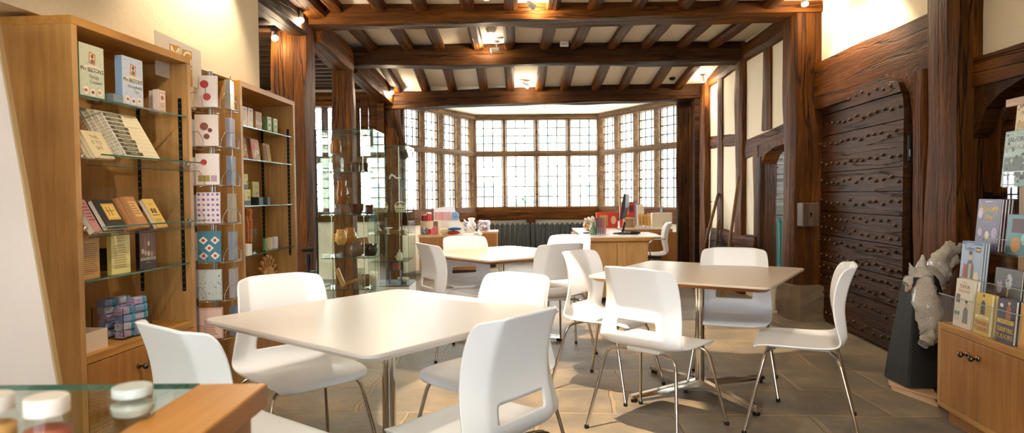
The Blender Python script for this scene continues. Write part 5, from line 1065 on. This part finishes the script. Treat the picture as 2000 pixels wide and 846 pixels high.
# ---------------------------------------------------------------- right display cabinet and books
ca=P(1832,628,z=.52); cb=P(1985,683,z=.52); dd=Vector((cb.x-ca.x,cb.y-ca.y,0)); rzc=math.atan2(dd.y,dd.x); CL=1.25
print('CAB',ca,cb,math.degrees(rzc))
u_=Vector((math.cos(rzc),math.sin(rzc),0)); v_=Vector((-math.sin(rzc),math.cos(rzc),0)) # v_ points to the wall
t=thing('oak_cabinet','low oak display cabinet with double doors at the right edge','cabinet',(ca.x,ca.y,0),rzc); CZ=.52; CD=.46
MB(OAKZ).box(0,.028,0,CD,.07,CZ-.001).build('side_panel',t,.0015); MB(OAKZ).box(CL-.028,CL,0,CD,.07,CZ-.001).build('side_panel',t,.0015)
MB(OAKX).box(.028,CL-.028,0,CD,CZ-.035,CZ).build('top_panel',t,.0015); MB(OAKX).box(.028,CL-.028,.0,CD,.07,.098).build('bottom_panel',t,.0015); MB(OAKZ).box(.028,CL-.028,.02,CD,.098,CZ-.035).build('back_panel',t)
MB(OAKD).box(.06,CL-.06,.03,CD-.05,0,.07).build('plinth',t)
dw=.30
for k in range(4):
    x0=.031+k*dw; dr=MB(OAKD).box(x0,x0+dw-.004,0,.02,.10,CZ-.038).build('door',t,.0015); kx=x0+dw-.045 if k%2==0 else x0+.042
    kb=MB(KNOB); kb.ball((kx,-.006,CZ-.11),.014,None,14,(1,.6,1)); kb.cyl((kx,-.004,CZ-.11),(kx,-.03,CZ-.11),.0055,.006,12); kb.ball((kx,-.038,CZ-.11),.0155,None,14,(1,.85,1)); kb.build('knob',dr)
o0=Vector((ca.x,ca.y,0))
def oc(s,k,z): return o0+u_*s+v_*k+Vector((0,0,z))
def sc_(px,k):
    dd_=CR@Vector(((px-1000)/F,0,-1)); o=o0+v_*k; det=dd_.x*(-u_.y)+u_.x*dd_.y; tt=(o.x*(-u_.y)+u_.x*o.y)/det
    return ((tt*dd_.x-o.x)*u_.x+(tt*dd_.y-o.y)*u_.y)
# stepped clear rack
t=thing('book_rack','stepped clear acrylic rack rising behind the front row of books','display stand',o0+Vector((0,0,CZ)),rzc); x_0=.03
for k,(y,z) in enumerate(((.12,.17),(.22,.38),(.30,.72),(.37,.91))):
    g=MB(ACRYL); g.box(x_0+.02*k,CL,y-.005,y,0.002,z); g.box(x_0+.02*k,CL,y,y+.075,z-.005,z)
    g.box(x_0+.02*k,CL,y-.03,y-.027,z,z+.075); g.box(x_0+.02*k,CL,y-.03,y,z-.005,z)
    g.box(x_0+.02*k,CL,y-.031,y-.026,z+.073,z+.076,AEDGE); g.box(x_0+.02*k,x_0+.02*k+.003,y-.031,y-.026,z,z+.076,AEDGE); g.build('acrylic_step',t)
g=MB(ACRYL); g.box(.01,CL,-.003,.0,.01,.155); g.box(.01,CL,-.0035,.0005,.153,.157,AEDGE); g.box(.01,.013,-.003,.11,.0,.157); g.build('front_pane',t)
xw=sc_(1973,.42); g=MB(OAKX); g.box(xw,CL,.39,.45,1.15,1.19); g.build('wooden_cap',t); MB(OAKZ).box(xw+.015,CL,.455,.47,.0,1.15).build('back_board',t)
def rb(name,label,px,k,z,w,h,th,c,items,n=1,spine=None,tilt=.08,rot_=0,yaw=0):
    s=sc_(px,k)
    for i in range(n):
        lab=label if i==0 else ['','first','second','third'][min(i,3)]+' spare copy behind the '+' '.join(label.split()[:6])
        book(name,lab[:200],w,h,th,oc(s,k+i*(th+.003),z),rzc+yaw,c,items if i==0 else (),spine=spine,tilt=tilt)
cz=CZ+.001
person=lambda x,z,s,body,skin='d8a888',hair='3a2a20':[('p',[(x-.16*s,z),(x+.16*s,z),(x+.13*s,z+.30*s),(x+.05*s,z+.36*s),(x-.05*s,z+.36*s),(x-.13*s,z+.30*s)],body),('c',x,z+.43*s,.075*s,skin,1.25),('c',x,z+.48*s,.075*s,hair,.8)]
rb('guide_book','cream paperback reading LIFE IN TUDOR ENGLAND at the left of the front row',1863,.03,cz,.155,.245,.014,'d9cdb4',[('t','LIFE IN',.5,.92,.035,'6a4a3a'),('t','TUDOR',.5,.82,.075,'8a2a24',0,1),('t','ENGLAND',.5,.73,.06,'8a2a24'),('r',.08,.5,.3,.68,'6a5648'),('c',.12,.28,.07,'3f5a34'),('c',.28,.28,.07,'3f5a34'),('r',.11,.12,.13,.25,'5a4030'),('r',.27,.12,.29,.25,'5a4030')]+person(.68,.10,.95,'6f6660'),n=2)
rb('history_book','yellow paperback reading TERRIBLE TUDORS in the front row',1903,.02,cz,.125,.20,.014,'caa812',[('r',.25,.42,.75,.44,'5a4a1a')]+person(.5,.50,.95,'2e2a34')+[('r',.06,.40,.94,.47,'efe0a0'),('t','TERRY DEARY',.5,.415,.035,'6a4a10'),('t','TERRIBLE',.5,.24,.10,'a8201c',0,1),('t','TUDORS',.5,.10,.10,'a8201c',0,1)],n=2)
rb('history_book','purple paperback reading TERRIFYING TUDORS in the front row',1946,.02,cz,.13,.20,.014,'2c1e38',person(.62,.55,.9,'a8582c')+[('c',.22,.85,.1,'e6e0f0',.7),('r',.04,.44,.96,.54,'d9b82c'),('t','TERRY DEARY',.5,.465,.045,'4a3010'),('t','TERRIFYING',.5,.25,.11,'e0b020',0,1),('t','TUDORS',.5,.10,.11,'e0b020',0,1)],n=2)
rb('history_book','orange yellow paperback cut by the right edge in the front row',1992,.02,cz,.13,.20,.014,'c98a1c',[('r',.1,.1,.9,.9,'d9a02c')],n=1)
rb('magazine','blue magazine reading TUDORS with a man in red on its cover',1873,.135,cz+.17,.185,.26,.010,'8fa4c0',[('r',.0,.93,1,1,'4a6a9c'),('t','Living with the',.4,.945,.03,'dfe8f0'),('t','Tudors',.38,.82,.085,'20203a',0,1),('r',.68,.80,.94,.90,'2a2a2a'),('r',.70,.83,.92,.87,'c9a03c')]+[('p',[(.12,.1),(.30,.12),(.34,.50),(.18,.55)],'a82a1c'),('p',[(.28,.05),(.66,.05),(.66,.5),(.55,.62),(.40,.62),(.30,.5)],'5c4a34'),('r',.42,.1,.54,.55,'b8a890'),('c',.47,.70,.085,'d8a888',1.2),('c',.47,.77,.09,'241a14',.7),('c',.82,.30,.12,'d8c8a8',1.3),('c',.62,.08,.12,'c9a03c',.8),('c',.85,.10,.13,'c9b8a0',1.2)],n=3,spine='e6e6ee')
rb('story_book','purple book with yellow lettering reading Spooky things',1903,.235,cz+.38,.205,.275,.012,'3d1d52',[('s',60,.012,['c9b8e0','8f78a8','e0d8f0'],8),('l',.3,.93,.7,.96,1,'d9c8e8'),('t','Spooky',.5,.76,.13,'e8c81c',.12,1),('t','things',.52,.62,.09,'e8c81c',.12,1),('t','to stick and do',.5,.54,.035,'c9a8e0'),('c',.15,.72,.10,'c9b8e0',1.4),('c',.5,.30,.09,'d8ccb0',1.2),('c',.8,.35,.12,'b09cc8',1.3),('c',.2,.35,.10,'b8a8d0',1.1)],n=4,spine='9a98c0')
rb('story_book','teal picture book cut by the right edge beside the purple one',1963,.225,cz+.38,.19,.20,.012,'1f6a72',[('r',.2,.55,.8,.9,'4a1c2c'),('c',.4,.25,.2,'c98a3c'),('c',.75,.4,.15,'8fd0c8')],n=2)
rb('picture_book','dark picture book of animals behind the yellow paperback',1942,.135,cz+.17,.20,.15,.010,'4a4440',[('c',.2,.4,.12,'9a90a8',1.4),('c',.55,.6,.12,'a8b0c0',1.6),('r',.5,.1,.55,.6,'b0a890'),('s',24,.03,['6a5a3a','5a4a34'],6)],n=2)
salf=lambda y:[('r',.05,.55,.95,.97,'a9c0be'),('t','SALFORD',.5,.80,.085,'26343a',0,1),('t',y,.5,.66,.07,'26343a'),('r',.06,.93,.94,.935,'3a4a50'),('r',.06,.12,.94,.52,'5a6464'),('s',40,.05,['3a4444','98a4a0','c0c8c4'],len(y))]
rb('local_history_book','pale teal book reading SALFORD 1940-1965 on the upper step',1953,.315,cz+.72,.20,.29,.012,'7a9c9e',salf('1940-1965'),n=2,spine='c9d4d4')
rb('local_history_book','cream book reading SALFORD 1900 at the top of the stepped rack',1976,.375,cz+.91,.19,.27,.012,'d2b88a',[('t','SALFORD',.5,.82,.09,'4a3420',0,1),('t','1900-1925',.5,.68,.075,'4a3420'),('r',.06,.10,.94,.55,'b89a6a'),('s',24,.05,['8a6a40','d8c49a'],7)],n=1)
# ---------------------------------------------------------------- wrapped sculpture on a black plinth, cardboard under it
t=thing('black_plinth','black tapering plinth standing between the studded door and the oak cabinet','plinth',(0,0,0)); pb=P(1800,760,z=.03); PX,PY=pb.x+.07,pb.y+.16; t.location=(PX,PY,.03)
BL_=M('1d1b19',.7,bump=.3,bscale=60); mb=MB(BL_); zt=.66
mb.ring([[(x*w_,y*w_,z) for x,y in rrect(-1,1,-1,1,.1,3)] for w_,z in ((.135,0),(.125,.12),(.060,zt-.01),(.055,zt))],None,False); mb.build('plinth',t)
t=thing('wrapped_sculpture','animal head sculpture with pointed ears wrapped in bubble wrap on the black plinth','sculpture',(PX,PY,.03+zt+.001))
WR=M('bab2a8',.2,bump=1,bscale=110,var=.35,coat=.7,name='bubble_wrap')
def blob(path,rad,name,parent,mat=WR,amp=.18,n=22,fr=16,seed=0,sub=5):
    P_=[Vector(p) for p in path]; pp=[];rr=[]
    for i in range(len(P_)-1):
        for k in range(sub): q=k/sub; pp.append(P_[i].lerp(P_[i+1],q)); q2_=q*q*(3-2*q); rr.append(rad[i]*(1-q2_)+rad[i+1]*q2_)
    pp.append(P_[-1]); rr.append(rad[-1]); mb=MB(mat); mb.tube(pp,rr,n,mat); bmesh.ops.recalc_face_normals(mb.bm,faces=mb.bm.faces[:]); mb.bm.normal_update()
    for v in mb.bm.verts:
        d=v.normal; v.co+=d*amp*.12*(noise.noise(v.co*fr+Vector((seed,0,0)))+.6*noise.noise(v.co*fr*2.7))
    return mb.build(name,parent)
# scale from the picture: body from the plinth top up to the head
hd=P(1800,525,Y=PY); kx=lambda px,py: (P(px,py,Y=PY)-Vector((PX,PY,.031+zt)))
def k3(px,py,dy=0): p=P(px,py,Y=PY+dy)-Vector((PX,PY,.031+zt)); return Vector((p.x,dy,p.z))
blob([k3(1820,668,-.17),k3(1818,640,-.16),k3(1812,600,-.14),k3(1806,570,-.10),k3(1810,545,-.04)],[.035,.060,.078,.062,.045],'body_wrap',t,seed=1)
blob([k3(1830,560,.02),k3(1816,540,0),k3(1798,538,-.01),k3(1780,548,-.02),k3(1770,556,-.02)],[.05,.068,.058,.035,.022],'head_wrap',t,seed=2,amp=.12)
blob([k3(1800,526,0),k3(1803,498,-.01)],[.036,.004],'ear_wrap',t,seed=3,amp=.08); blob([k3(1786,536,0),k3(1776,514,-.02)],[.030,.004],'ear_wrap',t,seed=4,amp=.06)
blob([k3(1786,560,-.02),k3(1775,562,-.03),k3(1768,570,-.03)],[.024,.020,.010],'muzzle',t,M('9a8470',.5,bump=.6),amp=.06,seed=5)
blob([k3(1822,560,.04),k3(1835,520,.06),k3(1852,492,.07),k3(1872,475,.08)],[.055,.060,.045,.03],'plume_wrap',t,seed=6,amp=.3)
blob([k3(1836,545,.05),k3(1850,520,.07),k3(1862,490,.09)],[.035,.045,.02],'plume_wrap',t,seed=8,amp=.3)
MB(BLACKM).tube([k3(1818,534,-.05),k3(1828,548,-.06),k3(1836,572,-.05),k3(1826,596,-.065)],[.012,.016,.014,.006],8).build('black_band',t)
o=MB(M('c9c6c0',.15,.6,bump=1,bscale=60)); 
blob([k3(1818,650,-.20),k3(1812,664,-.22),k3(1805,672,-.23)],[.028,.034,.020],'foil_end',t,seed=7,amp=.2)
CB=M('c9a887',.8,bump=.3,bscale=30)
for i,(pts,zz,lab) in enumerate((([(1736,752),(1745,744),(1832,768),(1834,782)],.012,'upper folded sheet of cardboard under the black plinth'),([(1742,762),(1750,755),(1832,780),(1832,796)],.001,'lower folded sheet of cardboard under the black plinth'))):
    w_=[P(a,b_,z=zz) for a,b_ in pts]; c_=sum(w_,Vector())/4; w_+=[]
    q=[(w_[0]-c_),(w_[1]-c_)+Vector((.05,.16,0)),(w_[2]-c_)+Vector((.12,.30,0)),(w_[3]-c_)]
    o=thing('cardboard_sheet',lab,'cardboard',(c_.x,c_.y,zz)); MB(CB).prism([(v.x,v.y) for v in q],0,.008,plane='xy').build('sheet',o)
# ---------------------------------------------------------------- small ceiling fittings
p=P(1102,86,Y=7.86); o=thing('smoke_detector','small white box detector on the second ceiling beam','detector',(p.x,7.88,p.z)); MB(LAMPW).box(-.05,.05,-.05,0,-.03,.03).box(-.035,.035,-.056,-.05,-.018,-.006,M('c9c2b4',.5)).build('case',o,.004)
p=P(960,66,z=ZC-.01); o=thing('smoke_alarm','flat round white smoke alarm on the ceiling between the joists','detector',(p.x,7.25,ZC-.001)); MB(LAMPW).lathe([(.03,-.045),(.045,-.04),(.055,-.015),(.058,0)],20).build('case',o)
p=P(1313,151,Y=9.3); o=thing('security_camera','small black security camera near the right corner above the last beam','camera',(p.x,9.3,p.z)); MB(BLACKM).lathe([(.001,-.045),(.03,-.04),(.045,-.015),(.05,.015)],18).build('dome',o); MB(LAMPW).cyl((0,0,.015),(0,0,.06),.055).build('mount',o)
# ---------------------------------------------------------------- counter in the foreground
zc=P(523,748,Y=.97).z; ex=P(523,748,Y=.97).x; ix=P(390,749,Y=.97).x; Yf=.97
t=thing('sales_counter','glass-topped oak sales counter in the near left corner','counter',(0,0,0))
MB(CTRZ).box(ix,ex,-.35,Yf,zc-.034,zc).build('oak_end_top',t,.003)
MB(CTRZ).box(ix+.01,ex-.018,-.33,Yf-.02,.0,zc-.034).build('oak_end_panel',t)
gx=-1.35
g=MB(GLASS); g.box(gx,ix,-.30,Yf,zc-.008,zc); g.box(gx,ix,Yf-.001,Yf+.0005,zc-.008,zc,GEDGE); g.build('glass_top',t)
g=MB(GLASS); g.box(gx,ix-.002,Yf-.012,Yf-.006,zc-.32,zc-.008); g.build('glass_back',t)
g=MB(GLASS); g.box(gx+.004,ix-.006,.1,Yf-.02,zc-.235,zc-.229); g.box(gx+.004,ix-.006,Yf-.0205,Yf-.019,zc-.235,zc-.229,GEDGE); g.build('glass_shelf',t)
MB(OAKX).box(gx,ix,-.3,Yf,.0,zc-.32).build('oak_carcass',t)
def jar(x,y,r,h,label,cc,lidc):
    o=thing('glass_jar',label,'jar',(x,y,zc+.0005),0,'jars on the foreground counter'); g=MB(ACRYL); g.lathe([(r*.9,0),(r,.01),(r,h*.55),(r*.8,h*.72),(r*.78,h*.75)],24,caps=(1,0)); g.build('jar',o)
    MB(M(lidc,.4)).lathe([(r*.88,h*.72),(r*.88,h*.98),(r*.82,h)],24).build('lid',o); MB(M(cc,.6)).lathe([(r*.85,.006),(r*.93,.012),(r*.93,h*.45),(r*.5,h*.5)],20).build('contents',o)
jar(-.50,.70,.024,.064,'small jar of reddish preserve standing on the near glass counter','a0563c','e2dcd4'); jar(-.478,.82,.026,.040,'small tub of green preserve beside the wooden counter end','b9bdb0','c9d2d0'); jar(-.575,.72,.024,.060,'small jar of amber preserve at the left edge of the glass counter','c99a5a','d9d4cc')
for i in range(4):
    carton('picture_card','patterned greeting card standing inside the counter glass, '+['nearest the viewer','second','third','farthest'][i],.075,.10,.004,Vector((ix-.018,.93-.088*(3-i)-.04,zc-.12)) if 0 else Vector((ix-.075+.012*i,.70+.072*i,zc-.229)),R(72),['e6e0d8','d8dcd0','efe8e0','dfe4e0'][i],[('s',30,.045,['a8685c','8a9a7c','b89a8c','7a7a70'],i+20),('c',.5,.5,.25,'b06a5c')],cat='card')
sc=bpy.context.scene
sc.view_settings.view_transform='Standard'; sc.view_settings.look='None'; sc.view_settings.gamma=1; sc.view_settings.use_curve_mapping=False
sc.view_settings.exposure=EXPO
sc.cycles.max_bounces=10; sc.cycles.diffuse_bounces=6; sc.cycles.glossy_bounces=5; sc.cycles.transmission_bounces=6; sc.cycles.transparent_max_bounces=24
sc.cycles.sample_clamp_indirect=6; sc.cycles.use_denoising=True; sc.cycles.adaptive_threshold=.015; sc.cycles.caustics_reflective=False; sc.cycles.caustics_refractive=False
